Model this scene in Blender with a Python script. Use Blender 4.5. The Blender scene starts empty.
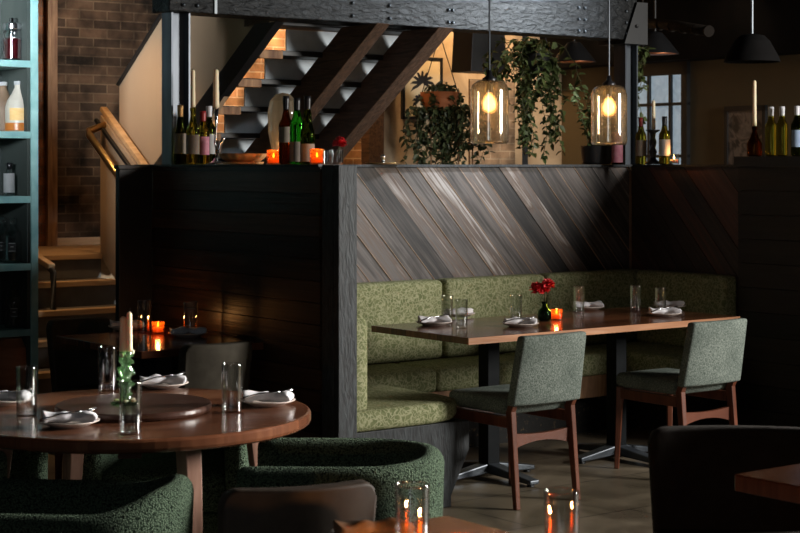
import bpy, bmesh, math, random
from mathutils import Vector, Matrix
random.seed(7)
PI = math.pi
C = bpy.context.scene.collection

# ------------------------------------------------------------------ camera, world, lights, exposure
E, HOR, FPX = 1.55, 165.0, 1680.0          # eye height, horizon row, focal length in pixels of 800x533
cd = bpy.data.cameras.new('camera'); cam = bpy.data.objects.new('camera', cd); C.objects.link(cam)
cam.location = (0, 0, E); cam.rotation_euler = (PI/2, 0, 0)
cd.sensor_width = 36; cd.lens = 36*FPX/800; cd.shift_y = -(266.5-HOR)/800
cd.clip_start = .05
cd.dof.use_dof = True; cd.dof.focus_distance = 7.6; cd.dof.aperture_fstop = 8
bpy.context.scene.camera = cam
w = bpy.data.worlds.new('world'); bpy.context.scene.world = w; w.use_nodes = True
w.node_tree.nodes['Background'].inputs[0].default_value = (.55, .65, .8, 1)
w.node_tree.nodes['Background'].inputs[1].default_value = .003
vs = bpy.context.scene.view_settings
vs.view_transform = 'Standard'; vs.look = 'None'; vs.gamma = 1; vs.use_curve_mapping = False; vs.exposure = 0.0

def area(name, loc, target, sx, sy, power, col, spread=180):
    l = bpy.data.lights.new(name, 'AREA'); l.shape = 'RECTANGLE'; l.size = sx; l.size_y = sy
    l.energy = power; l.color = col; l.spread = math.radians(spread)
    o = bpy.data.objects.new(name, l); C.objects.link(o); o.location = loc
    d = Vector(target)-Vector(loc); o.rotation_euler = d.to_track_quat('-Z', 'Y').to_euler(); return o
def point(name, loc, power, col, r=.02, parent=None):
    l = bpy.data.lights.new(name, 'POINT'); l.energy = power; l.color = col; l.shadow_soft_size = r
    o = bpy.data.objects.new(name, l); C.objects.link(o); o.location = loc
    if parent: o.parent = parent
    return o
def spot(name, loc, target, power, col, ang=60, r=.05, blend=.8):
    l = bpy.data.lights.new(name, 'SPOT'); l.energy = power; l.color = col; l.spot_size = math.radians(ang)
    l.shadow_soft_size = r; l.spot_blend = blend
    o = bpy.data.objects.new(name, l); C.objects.link(o); o.location = loc
    d = Vector(target)-Vector(loc); o.rotation_euler = d.to_track_quat('-Z', 'Y').to_euler(); return o

# booth frame: u runs along the booth's back wall (right and away), v goes away and left
TH = math.radians(37.2); U = Vector((math.cos(TH), math.sin(TH), 0)); V = Vector((-math.sin(TH), math.cos(TH), 0))
A0 = Vector((.316, 7.76, 0))
def W(a, b, z=0): return A0 + U*a + V*b + Vector((0, 0, z))
def on(px, py, z):                      # the point of a horizontal plane seen at a pixel
    Y = FPX*(E-z)/(py-HOR); return Vector(((px-400)/FPX*Y, Y, z))
WARM = (1, .62, .3); COOL = (.84, .93, 1); DAY = (1, .97, .91)
area('window_light_right', W(4.0, -4.8, 2.6), W(.5, .6, .8), 1.2, 1.6, 345, DAY, 150)
area('window_light_left', (-2.4, 4.6, 2.6), (-2.2, 8.9, 2.6), .5, 1.2, 20, COOL, 28)
area('fill_light_near', (5.2, 6.7, 2.3), (-.75, 5.3, .75), .9, 1.6, 46, DAY, 40)  # added fill to brighten the round table, not a window of its own
area('window_light_front', (-1.2, -1.5, 2.3), (-.4, 7, 1.2), 1.6, 1.2, 7, COOL, 120)
area('window_light_stair', W(2.3, .2, 2.9), W(.7, 2.6, 2.0), .3, .3, 26, COOL, 70)
spot('spot_light_brick', W(.35, 3.7, 2.85), W(.5, 4.6, 1.9), 12, WARM, 110)
spot('spot_light_brick_right', W(2.0, 3.7, 2.9), W(2.1, 4.6, 2.1), 70, WARM, 110)
spot('spot_light_stairs', W(-.45, 2.9, 2.85), W(-.5, 3.1, .6), 48, WARM, 90)
spot('spot_light_balustrade', W(-1.0, 3.25, 2.75), W(-.05, 3.15, 1.6), 13, WARM, 75)
spot('spot_light_plaster', W(3.75, 3.95, 3.0), W(3.85, 4.6, 2.1), 75, WARM, 110)
spot('spot_light_olive', W(4.2, 2.2, 2.9), W(4.8, 2.9, 1.5), 3.5, (1, .75, .5), 120)
spot('spot_light_olive_far', W(4.1, 3.6, 2.9), W(4.8, 4.4, 1.5), 9, (1, .72, .45), 120)
point('ceiling_glow', W(2.6, 3.0, 2.9), 4, WARM, .1)

# ------------------------------------------------------------------ materials
def mat(name, col, rough=.6, metal=0, spec=.5, **k):
    m = bpy.data.materials.new(name); m.use_nodes = True; n = m.node_tree; b = n.nodes['Principled BSDF']
    b.inputs['Base Color'].default_value = (*col, 1); b.inputs['Roughness'].default_value = rough
    b.inputs['Metallic'].default_value = metal; b.inputs['Specular IOR Level'].default_value = spec
    for a, v in k.items(): b.inputs[a.replace('_', ' ')].default_value = v
    return m
def nd(m, t, **k):
    n = m.node_tree.nodes.new(t)
    for a, v in k.items(): setattr(n, a, v)
    return n
def ln(m, a, b): m.node_tree.links.new(a, b)
def coords(m, scale, rot=(0, 0, 0)):
    tc = nd(m, 'ShaderNodeTexCoord'); mp = nd(m, 'ShaderNodeMapping'); ln(m, tc.outputs['Object'], mp.inputs[0])
    mp.inputs['Scale'].default_value = scale; mp.inputs['Rotation'].default_value = rot; return mp.outputs[0]
def noise(m, vec, sc, det=6, dist=0):
    n = nd(m, 'ShaderNodeTexNoise'); n.inputs['Scale'].default_value = sc; n.inputs['Detail'].default_value = det
    n.inputs['Distortion'].default_value = dist; ln(m, vec, n.inputs['Vector']); return n.outputs[0]
def ramp(m, fac, stops):
    r = nd(m, 'ShaderNodeValToRGB'); e = r.color_ramp.elements
    while len(e) < len(stops): e.new(.5)
    for q, (p, c) in zip(e, stops): q.position = p; q.color = (*c, 1)
    ln(m, fac, r.inputs[0]); return r.outputs[0]
def bump(m, h, st, dist=.01):
    b = nd(m, 'ShaderNodeBump'); b.inputs['Strength'].default_value = st; b.inputs['Distance'].default_value = dist
    ln(m, h, b.inputs['Height']); ln(m, b.outputs[0], m.node_tree.nodes['Principled BSDF'].inputs['Normal'])
def base(m, c): ln(m, c, m.node_tree.nodes['Principled BSDF'].inputs['Base Color'])
def noisy(name, c1, c2, scale=(8, 8, 8), rough=.6, bs=.3, det=6, dist=.4, metal=0, bd=.01, spec=.5, lo=.3, hi=.7, rot=(0,0,0)):
    m = mat(name, c1, rough, metal, spec); v = coords(m, scale, rot); f = noise(m, v, 1, det, dist)
    base(m, ramp(m, f, [(lo, c1), (hi, c2)])); bump(m, f, bs, bd); return m
def math_(m, op, a, b=None):
    n = nd(m, 'ShaderNodeMath', operation=op)
    for i, x in enumerate([a, b]):
        if x is None: continue
        if isinstance(x, (int, float)): n.inputs[i].default_value = x
        else: ln(m, x, n.inputs[i])
    return n.outputs[0]
def mixc(m, fac, a, b, mode='MIX'):
    n = nd(m, 'ShaderNodeMixRGB', blend_type=mode)
    for i, x in enumerate([fac, a, b]):
        if isinstance(x, (int, float)): n.inputs[i].default_value = x
        elif isinstance(x, tuple): n.inputs[i].default_value = (*x, 1)
        else: ln(m, x, n.inputs[i])
    return n.outputs[0]
def planks(name, dirv, perp, width, stops, rough=.6, grain=(.8, 40), bs=.5, off=0.0):
    """boards running along dirv, each board (counted along perp) with its own tone; grain stretched along dirv"""
    m = mat(name, stops[0][1], rough); tc = nd(m, 'ShaderNodeTexCoord')
    def dot(vv):
        n = nd(m, 'ShaderNodeVectorMath', operation='DOT_PRODUCT'); ln(m, tc.outputs['Object'], n.inputs[0])
        n.inputs[1].default_value = vv; return n.outputs['Value']
    s, t = dot(dirv), math_(m, 'ADD', dot(perp), off)
    idx = math_(m, 'FLOOR', math_(m, 'DIVIDE', t, width))
    wn = nd(m, 'ShaderNodeTexWhiteNoise', noise_dimensions='1D'); ln(m, idx, wn.inputs['W'])
    cx = nd(m, 'ShaderNodeCombineXYZ'); ln(m, math_(m, 'MULTIPLY', s, grain[0]), cx.inputs[0])
    ln(m, math_(m, 'MULTIPLY', t, grain[1]), cx.inputs[1]); ln(m, math_(m, 'MULTIPLY', idx, 7.3), cx.inputs[2])
    g = noise(m, cx.outputs[0], 1.5, 8, .6)
    cy = nd(m, 'ShaderNodeCombineXYZ'); ln(m, math_(m, 'MULTIPLY', s, 2.5), cy.inputs[0]); ln(m, math_(m, 'MULTIPLY', t, 9), cy.inputs[1]); ln(m, idx, cy.inputs[2])
    g2 = noise(m, cy.outputs[0], 1, 5, 1)
    f = math_(m, 'ADD', math_(m, 'MULTIPLY', g, .45), math_(m, 'ADD', math_(m, 'MULTIPLY', g2, .3), math_(m, 'MULTIPLY', wn.outputs[0], .28)))
    base(m, ramp(m, f, stops)); bump(m, g, bs, .004); return m
def glass(name, col=(1, 1, 1), rough=0., ior=1.45):
    m = bpy.data.materials.new(name); m.use_nodes = True; n = m.node_tree
    g = n.nodes.new('ShaderNodeBsdfGlass'); g.inputs['Color'].default_value = (*col, 1); g.inputs['Roughness'].default_value = rough; g.inputs['IOR'].default_value = ior
    ln(m, g.outputs[0], n.nodes['Material Output'].inputs[0]); return m
def emis(name, col, st):
    m = mat(name, col, .5); b = m.node_tree.nodes['Principled BSDF']
    b.inputs['Emission Color'].default_value = (*col, 1); b.inputs['Emission Strength'].default_value = st; return m

M = {}
M['black_timber'] = noisy('black timber', (.005, .006, .0075), (.034, .041, .046), (60, 60, 14), .62, .8, 8, .8, bd=.006, lo=.35, hi=.75)
M['beam'] = noisy('black painted beam', (.0015, .0017, .002), (.012, .0135, .015), (18, 18, 44), .55, 1, 12, .5, bd=.014, spec=.22, lo=.4, hi=.8)
M['steel'] = noisy('blackened steel', (.05, .058, .072), (.10, .115, .13), (9, 9, 2), .38, .15, metal=.5)
M['black'] = noisy('black paint', (.006, .006, .007), (.012, .012, .013), rough=.5, bs=.1)
M['pedestal'] = noisy('black powder coat', (.004, .005, .006), (.008, .009, .010), rough=.6, bs=.1, spec=.08)
M['soft_black'] = noisy('dull black', (.004, .004, .004), (.007, .006, .006), rough=.9, bs=.1, spec=.1)
dg = math.radians(48)
M['barn_u'] = planks('weathered diagonal boards', (math.cos(dg), 0, -math.sin(dg)), (math.sin(dg), 0, math.cos(dg)), .112,
    [(.34, (.010, .008, .008)), (.45, (.045, .036, .032)), (.55, (.11, .094, .088)), (.62, (.10, .064, .046)), (.72, (.34, .31, .295))], .6, (1.5, 45))
M['barn_v'] = planks('weathered diagonal boards red', (0, -math.cos(dg), -math.sin(dg)), (0, -math.sin(dg), math.cos(dg)), .112,
    [(.3, (.018, .013, .012)), (.5, (.05, .03, .024)), (.62, (.10, .04, .028)), (.8, (.15, .09, .07))], .5)
M['dark_planks'] = planks('dark horizontal boards', (0, 1, 0), (0, 0, 1), .095,
    [(.3, (.010, .006, .004)), (.5, (.028, .015, .009)), (.62, (.06, .03, .015)), (.8, (.10, .05, .025))], .32, bs=.4)
M['dark_planks_matt'] = planks('near black horizontal boards', (0, 1, 0), (0, 0, 1), .14,
    [(.3, (.008, .006, .005)), (.8, (.03, .02, .015))], .6, bs=.4)
M['board_edge'] = noisy('raw board edge', (.30, .17, .10), (.42, .28, .18), (20, 20, 20), .6)
M['walnut'] = planks('walnut table top', (1, 0, 0), (0, 1, 0), .12,
    [(.3, (.045, .014, .007)), (.5, (.10, .034, .015)), (.7, (.17, .062, .026))], .17, (1.2, 26), .12)
M['walnut_round'] = planks('walnut round top', (1, .15, 0), (-.15, 1, 0), .11,
    [(.3, (.06, .021, .011)), (.5, (.13, .048, .023)), (.7, (.24, .10, .048))], .2, (1.2, 26), .12)
M['oak_edge'] = noisy('oiled wood edge', (.30, .13, .06), (.46, .22, .11), (3, 30, 30), .35)
M['near_table'] = planks('orange wood top', (1, 0, 0), (0, 1, 0), .1,
    [(.3, (.12, .04, .012)), (.5, (.22, .08, .025)), (.7, (.34, .14, .05))], .22, (1.2, 26), .12)
M['chair_wood'] = noisy('red brown chair wood', (.085, .024, .012), (.17, .052, .025), (4, 40, 4), .35, .15)
M['leg_wood'] = noisy('pale brown leg wood', (.20, .10, .07), (.32, .18, .13), (40, 40, 4), .35, .15)
M['stair_wood'] = noisy('honey stair wood', (.42, .25, .12), (.60, .38, .20), (3, 30, 30), .45)
M['concrete'] = noisy('stair concrete', (.10, .085, .07), (.16, .14, .12), (6, 6, 6), .8)
def fabric(name, c1, c2, sc=260, bs=.5):
    m = mat(name, c1, .95, spec=.15); v = coords(m, (1, 1, 1)); f = noise(m, v, sc, 3); f2 = noise(m, v, 7, 3)
    base(m, mixc(m, f2, ramp(m, f, [(.3, c1), (.7, c2)]), c1)); bump(m, f, bs, .003); return m
M['chair_fabric'] = fabric('grey green woven fabric', (.06, .078, .066), (.40, .44, .39), 150)
def leafy(name, c1, c2, c3):
    m = mat(name, c1, .8, spec=.2); v = coords(m, (1, 1, 1)); n1 = noise(m, v, 9, 2, 0)
    add = nd(m, 'ShaderNodeVectorMath', operation='ADD'); sc = nd(m, 'ShaderNodeVectorMath', operation='SCALE')
    nn = nd(m, 'ShaderNodeTexNoise'); nn.inputs['Scale'].default_value = 16; ln(m, v, nn.inputs['Vector'])
    ln(m, nn.outputs['Color'], sc.inputs[0]); sc.inputs['Scale'].default_value = .11; ln(m, v, add.inputs[0]); ln(m, sc.outputs[0], add.inputs[1])
    vo = nd(m, 'ShaderNodeTexVoronoi', feature='DISTANCE_TO_EDGE'); vo.inputs['Scale'].default_value = 40; ln(m, add.outputs[0], vo.inputs['Vector'])
    e = ramp(m, vo.outputs['Distance'], [(.0, (.9, .9, .9)), (.15, (0, 0, 0))])
    g = noise(m, v, 30, 2); body = ramp(m, g, [(.35, c1), (.65, c2)])
    base(m, mixc(m, e, body, c3)); bump(m, noise(m, v, 300, 2), .2, .002); return m
M['banquette'] = leafy('green leaf damask', (.125, .14, .06), (.185, .195, .092), (.37, .36, .215))
M['banquette_plain'] = fabric('dark olive welt', (.03, .035, .015), (.06, .07, .03))
def boucle():
    m = mat('green boucle', (.05, .1, .06), 1, spec=.1); v = coords(m, (1, 1, 1))
    vo = nd(m, 'ShaderNodeTexVoronoi'); vo.inputs['Scale'].default_value = 190; ln(m, v, vo.inputs['Vector'])
    base(m, ramp(m, vo.outputs['Distance'], [(.0, (.20, .26, .175)), (.4, (.10, .145, .095)), (.8, (.012, .02, .013))])); 
    inv = math_(m, 'SUBTRACT', 1, vo.outputs['Distance']); bump(m, inv, 1, .012); return m
M['boucle'] = boucle()
M['leather'] = noisy('olive brown leather', (.036, .03, .022), (.052, .044, .032), (20, 20, 20), .8, .12, spec=.15)
M['dark_leather'] = noisy('dark brown leather', (.012, .009, .007), (.017, .013, .010), (20, 20, 20), .8, .12, spec=.12)
M['teal'] = noisy('teal painted wood', (.17, .36, .36), (.30, .52, .50), (10, 10, 10), .5, .2, 8)
M['teal_dark'] = noisy('dark green cabinet back', (.010, .028, .026), (.018, .04, .036), (5, 5, 5), .6, .1)
M['plaster'] = noisy('rough cream plaster', (.30, .22, .14), (.55, .43, .29), (3, 3, 3), .9, .7, 10, 1, bd=.03)
M['olive_wall'] = noisy('olive wall paint', (.085, .066, .034), (.105, .08, .042), (2, 2, 2), .8, .05)
M['beige'] = noisy('beige board', (.36, .24, .15), (.42, .29, .18), (1.5, 1.5, 1.5), .75, .05)
M['riser'] = noisy('scuffed white steel', (.42, .48, .52), (.6, .66, .7), (8, 8, 8), .55, .1)
M['timber'] = noisy('rough sawn timber', (.035, .018, .010), (.12, .065, .038), (50, 5, 50), .6, .8, 8, .8, bd=.006, rot=(0, 0, 0))
def bricks(name, axis, c1, c2, mortar):
    m = mat(name, c1, .9, spec=.2); tc = nd(m, 'ShaderNodeTexCoord'); sp = nd(m, 'ShaderNodeSeparateXYZ'); ln(m, tc.outputs['Object'], sp.inputs[0])
    cb = nd(m, 'ShaderNodeCombineXYZ'); ln(m, sp.outputs[axis], cb.inputs[0]); ln(m, sp.outputs[2], cb.inputs[1])
    b = nd(m, 'ShaderNodeTexBrick'); ln(m, cb.outputs[0], b.inputs['Vector']); b.inputs['Scale'].default_value = 1
    b.inputs['Brick Width'].default_value = .21; b.inputs['Row Height'].default_value = .064; b.inputs['Mortar Size'].default_value = .005
    b.inputs['Color1'].default_value = (*c1, 1); b.inputs['Color2'].default_value = (*c2, 1); b.inputs['Mortar'].default_value = (*mortar, 1)
    v = coords(m, (1, 1, 1)); n = noise(m, v, 5, 12, .2); base(m, mixc(m, .9, b.outputs['Color'], ramp(m, n, [(.35, (.15, .15, .15)), (.7, (1.6, 1.5, 1.4))]), 'MULTIPLY'))
    bump(m, math_(m, 'SUBTRACT', n, b.outputs['Fac']), .8, .02); return m
M['brick'] = bricks('old dark brick', 0, (.045, .03, .021), (.12, .075, .047), (.14, .10, .066))
M['brick_lit'] = bricks('lamplit brick', 0, (.55, .28, .13), (.42, .22, .10), (.75, .52, .32))  # lit copy of the far brick, warm lamp glow put into its colour
M['old_wood'] = noisy('worn casing wood', (.12, .05, .022), (.42, .23, .11), (20, 20, 3), .7, .7, 8, .7)
def floor_mat():
    m = mat('worn concrete tiles', (.1, .09, .08), .3); v = coords(m, (1, 1, 1), (0, 0, -TH))
    b = nd(m, 'ShaderNodeTexBrick'); ln(m, v, b.inputs['Vector']); b.offset = .5; b.inputs['Scale'].default_value = 1
    b.inputs['Brick Width'].default_value = 1.2; b.inputs['Row Height'].default_value = .6; b.inputs['Mortar Size'].default_value = .004
    b.inputs['Color1'].default_value = (.16, .13, .095, 1); b.inputs['Color2'].default_value = (.14, .115, .082, 1); b.inputs['Mortar'].default_value = (.03, .025, .02, 1)
    n = noise(m, v, 2.5, 10, 1); base(m, mixc(m, .7, b.outputs['Color'], ramp(m, n, [(.35, (.45, .42, .38)), (.7, (1.5, 1.45, 1.35))]), 'MULTIPLY'))
    r = ramp(m, n, [(.3, (.26,)*3), (.7, (.5,)*3)]); ln(m, r, m.node_tree.nodes['Principled BSDF'].inputs['Roughness'])
    bump(m, noise(m, v, 9, 8), .15, .01); return m
M['floor'] = floor_mat()
def thin(name, col=(1, 1, 1), edge=.75, mid=.05, trans=0, rough=.02):
    m = bpy.data.materials.new(name); m.use_nodes = True; n = m.node_tree; N = n.nodes.new
    t = N('ShaderNodeBsdfTransparent'); t.inputs[0].default_value = (*col, 1); sh = t.outputs[0]
    if trans:
        tr = N('ShaderNodeBsdfTranslucent'); tr.inputs[0].default_value = (*col, 1); mx = N('ShaderNodeMixShader'); mx.inputs[0].default_value = trans
        n.links.new(sh, mx.inputs[1]); n.links.new(tr.outputs[0], mx.inputs[2]); sh = mx.outputs[0]
    g = N('ShaderNodeBsdfGlossy'); g.inputs['Roughness'].default_value = rough; lw_ = N('ShaderNodeLayerWeight'); lw_.inputs['Blend'].default_value = .35
    mr = N('ShaderNodeMapRange'); mr.inputs['To Min'].default_value = mid; mr.inputs['To Max'].default_value = edge; n.links.new(lw_.outputs['Facing'], mr.inputs['Value'])
    mx = N('ShaderNodeMixShader'); n.links.new(mr.outputs[0], mx.inputs[0]); n.links.new(sh, mx.inputs[1]); n.links.new(g.outputs[0], mx.inputs[2])
    n.links.new(mx.outputs[0], n.nodes['Material Output'].inputs[0]); return m
M['glass'] = thin('clear glass', (.97, .98, .98), .85, .09); M['amber_glass'] = thin('amber glass', (1, .48, .16), .5, .06, .15)
M['lamp_glass'] = thin('champagne lamp glass', (1, .93, .82), .85, .11, .10)
M['green_glass'] = thin('green glass', (.62, .88, .58), .8, .14, .18); M['bottle_dark'] = glass('dark green bottle glass', (.20, .24, .06))
M['bottle_olive'] = glass('olive bottle glass', (.66, .62, .2)); M['bottle_green'] = glass('bright green bottle glass', (.18, .75, .15))
M['bottle_brown'] = glass('brown bottle glass', (.3, .12, .03)); M['smoke_glass'] = thin('smoked glass', (.86, .84, .80), .7, .1, .12)
M['porcelain'] = noisy('stoneware glaze', (.50, .42, .37), (.58, .5, .45), (5, 5, 5), .25, .02)
M['napkin'] = fabric('grey linen napkin', (.58, .56, .58), (.72, .70, .72), 150, .3)
M['chrome'] = mat('polished steel', (.7, .7, .72), .18, 1)
M['brass'] = mat('brass', (.75, .5, .22), .3, 1)
M['wax'] = mat('ivory wax', (.78, .66, .44), .5, Subsurface_Weight=.2)
M['wax_warm'] = emis('glowing votive wax', (1, .30, .07), .7)
M['flame'] = emis('candle flame', (1, .62, .22), 14)
M['bulb'] = emis('filament glow', (1, .66, .28), 30)
M['bulb_glass'] = emis('lit bulb glass', (1, .70, .36), 9)
M['paper'] = noisy('cream label paper', (.20, .16, .125), (.25, .20, .16), (30, 30, 30), .8, .02)
M['paper_white'] = noisy('white label paper', (.36, .36, .36), (.42, .42, .42), (30, 30, 30), .8, .02)
M['paper_pink'] = noisy('pink label paper', (.35, .10, .15), (.45, .2, .24), (30, 30, 30), .8, .02)
M['paper_blue'] = noisy('blue label paper', (.2, .28, .42), (.3, .38, .5), (30, 30, 30), .8, .02)
M['paper_orange'] = noisy('orange label paper', (.8, .2, .08), (.9, .5, .25), (1, 1, 50), .8, .02)
M['foil_red'] = mat('red foil', (.25, .02, .02), .4); M['foil_gold'] = mat('gold foil', (.6, .33, .12), .35, .6)
M['foil_black'] = mat('black foil', (.01, .01, .012), .35); M['foil_white'] = mat('pale foil', (.6, .6, .62), .4)
M['petal'] = noisy('red petals', (.55, .012, .018), (.8, .04, .05), (60, 60, 60), .6, .3)
M['leaf'] = noisy('plant leaves', (.045, .075, .022), (.13, .16, .05), (9, 9, 9), .5, .1)
M['leaf_dark'] = noisy('dark plant leaves', (.02, .035, .014), (.06, .08, .03), (9, 9, 9), .5, .1)
M['stem'] = noisy('plant stem', (.05, .07, .02), (.09, .08, .03), (9, 9, 9), .7, .1)
M['terracotta'] = noisy('terracotta', (.32, .10, .035), (.42, .15, .06), (5, 5, 30), .8, .2)
M['bowl_wood'] = noisy('pale bowl wood', (.42, .2, .07), (.62, .33, .13), (3, 25, 3), .45, .1)
M['plastic'] = mat('cloudy plastic jug', (.55, .50, .42), .35, Transmission_Weight=.08)
M['cider'] = mat('amber liquid', (.5, .16, .03), .3)
M['frost'] = None
def frost():
    m = mat('frosted window pane', (.4, .5, .6), .6); v = coords(m, (1, 1, 1)); n = noise(m, v, 14, 8, 1)
    b = m.node_tree.nodes['Principled BSDF']; ln(m, ramp(m, n, [(.35, (.20, .27, .33)), (.7, (.36, .44, .5))]), b.inputs['Emission Color']); b.inputs['Emission Strength'].default_value = .75; return m
M['frost'] = frost()
M['copper'] = mat('copper inside of shade', (.5, .16, .06), .45, .6)
M['cream_box'] = mat('cream plastic', (.6, .5, .3), .5)
M['art_paper'] = noisy('cream art paper', (.62, .52, .34), (.68, .58, .4), (2, 2, 2), .8, .02)

# ------------------------------------------------------------------ mesh helpers
class MB:
    def __init__(s): s.bm = bmesh.new()
    def box(s, x0, x1, y0, y1, z0, z1, taper=None):
        v = [s.bm.verts.new(p) for p in ((x0,y0,z0),(x1,y0,z0),(x1,y1,z0),(x0,y1,z0),(x0,y0,z1),(x1,y0,z1),(x1,y1,z1),(x0,y1,z1))]
        for f in ((3,2,1,0),(4,5,6,7),(0,1,5,4),(1,2,6,5),(2,3,7,6),(3,0,4,7)): s.bm.faces.new([v[i] for i in f])
        return s
    def hexa(s, pts):                                   # 8 points: bottom ring, top ring
        v = [s.bm.verts.new(p) for p in pts]
        for f in ((3,2,1,0),(4,5,6,7),(0,1,5,4),(1,2,6,5),(2,3,7,6),(3,0,4,7)): s.bm.faces.new([v[i] for i in f])
        return s
    def bar(s, p, q, w, h, w2=None, h2=None, up=Vector((0, 0, 1))):
        p, q = Vector(p), Vector(q); d = (q-p).normalized(); sx = d.cross(up)
        sx = Vector((1, 0, 0)) if sx.length < 1e-4 else sx.normalized(); sy = sx.cross(d); w2 = w2 or w; h2 = h2 or h
        r = []
        for c, ww, hh in ((p, w, h), (q, w2, h2)):
            r += [c+sx*ww/2*i+sy*hh/2*j for i, j in ((-1,-1),(1,-1),(1,1),(-1,1))]
        return s.hexa(r)
    def prism(s, pts, dvec):                            # planar polygon extruded by a vector
        a = [s.bm.verts.new(p) for p in pts]; b = [s.bm.verts.new(Vector(p)+Vector(dvec)) for p in pts]; n = len(pts)
        s.bm.faces.new(a[::-1]); s.bm.faces.new(b)
        for i in range(n): s.bm.faces.new((a[i], a[(i+1) % n], b[(i+1) % n], b[i]))
        return s
    def lathe(s, prof, seg=24, c=(0, 0, 0), closed=False):
        rings = []; c = Vector(c); q = [prof[0]]
        for (r0, z0), (r1, z1) in zip(prof, prof[1:]):          # support loops keep long walls straight under smooth shading
            L = math.hypot(r1-r0, z1-z0)
            if L > .03:
                for t in (.004/L, 1-.004/L): q.append((r0+(r1-r0)*t, z0+(z1-z0)*t))
            q.append((r1, z1))
        prof = q
        for r, z in prof:
            rings.append([s.bm.verts.new(c+Vector((max(r, 1e-4)*math.cos(2*PI*k/seg), max(r, 1e-4)*math.sin(2*PI*k/seg), z))) for k in range(seg)])
        n = len(rings)
        for i in range(n if closed else n-1):
            A, B = rings[i], rings[(i+1) % n]
            for k in range(seg): s.bm.faces.new((A[k], A[(k+1) % seg], B[(k+1) % seg], B[k]))
        if not closed:
            s.bm.faces.new(rings[0][::-1]); s.bm.faces.new(rings[-1])
        return s
    def tube(s, pts, rad, seg=10):
        pts = [Vector(p) for p in pts]; rad = rad if isinstance(rad, (list, tuple)) else [rad]*len(pts); rings = []
        up = Vector((0, 0, 1))
        for i, p in enumerate(pts):
            d = (pts[min(i+1, len(pts)-1)]-pts[max(i-1, 0)]).normalized(); x = d.cross(up)
            if x.length < .05: x = d.cross(Vector((0, 1, 0)))
            x.normalize(); y = x.cross(d)
            rings.append([s.bm.verts.new(p+(x*math.cos(2*PI*k/seg)+y*math.sin(2*PI*k/seg))*rad[i]) for k in range(seg)])
        for A, B in zip(rings, rings[1:]):
            for k in range(seg): s.bm.faces.new((A[k], A[(k+1) % seg], B[(k+1) % seg], B[k]))
        s.bm.faces.new(rings[0][::-1]); s.bm.faces.new(rings[-1]); return s
    def ball(s, c, r, sub=2, sc=(1, 1, 1)):
        q = bmesh.ops.create_icosphere(s.bm, subdivisions=sub, radius=r, matrix=Matrix.Translation(c) @ Matrix.Diagonal((*sc, 1))); return s
    def leaf(s, c, d, n, L, wd):
        d = d.normalized(); x = d.cross(n).normalized(); n = x.cross(d)
        p = [c, c+d*L*.35+x*wd/2+n*wd*.12, c+d*L*.75+x*wd*.3, c+d*L-n*wd*.2, c+d*L*.75-x*wd*.3, c+d*L*.35-x*wd/2+n*wd*.12]
        v = [s.bm.verts.new(q) for q in p]; m = s.bm.verts.new(c+d*L*.5-n*wd*.08)
        for i in range(6): s.bm.faces.new((v[i], v[(i+1) % 6], m))
        return s
    def build(s, name, m, parent=None, loc=None, rotz=0, smooth=False, bevel=0, sub=0, seg=2, jitter=0):
        bmesh.ops.recalc_face_normals(s.bm, faces=s.bm.faces)
        me = bpy.data.meshes.new(name); s.bm.to_mesh(me); s.bm.free()
        for p in me.polygons: p.use_smooth = smooth
        me.materials.append(m if not isinstance(m, str) else M[m])
        o = bpy.data.objects.new(name, me); C.objects.link(o)
        if loc is not None: o.location = loc
        o.rotation_euler = (0, 0, rotz)
        if parent: o.parent = parent
        if bevel:
            b = o.modifiers.new('bevel', 'BEVEL'); b.width = bevel; b.segments = seg; b.limit_method = 'ANGLE'; b.angle_limit = math.radians(40)
            if not smooth: pass
        if sub:
            q = o.modifiers.new('sub', 'SUBSURF'); q.levels = sub; q.render_levels = sub
        return o
def tag(o, label, cat, group=None, kind=None):
    o['label'] = label; o['category'] = cat
    if group: o['group'] = group
    if kind: o['kind'] = kind
    return o
def thing(name, label, cat, loc=(0, 0, 0), rotz=0, group=None):
    o = bpy.data.objects.new(name, None); C.objects.link(o); o.location = loc; o.rotation_euler = (0, 0, rotz)
    return tag(o, label, cat, group)
def struct(name, mb, m, frame=True, parent=None, **k):
    o = mb.build(name, m, parent, None if parent else (A0 if frame else (0, 0, 0)), 0 if parent else (TH if frame else 0), **k)
    if not parent: o['kind'] = 'structure'
    return o
def dup(root, loc, rotz=None, label=None, group=None):
    r = root.copy(); C.objects.link(r); r.location = loc
    if rotz is not None: r.rotation_euler = (0, 0, rotz)
    if label: r['label'] = label
    if group: r['group'] = group
    for ch in list(root.children):
        c = ch.copy(); C.objects.link(c); c.parent = r
        for g in list(ch.children):
            d = g.copy(); C.objects.link(d); d.parent = c
    return r
def once(store, key, make):                          # first call builds, later calls copy
    def f(loc, rotz, label, group=None):
        if key not in store:
            t = make(); store[key] = t; t.location = loc; t.rotation_euler = (0, 0, rotz); t['label'] = label
            if group: t['group'] = group
            return t
        return dup(store[key], loc, rotz, label, group)
    return f
S = {}

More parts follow.
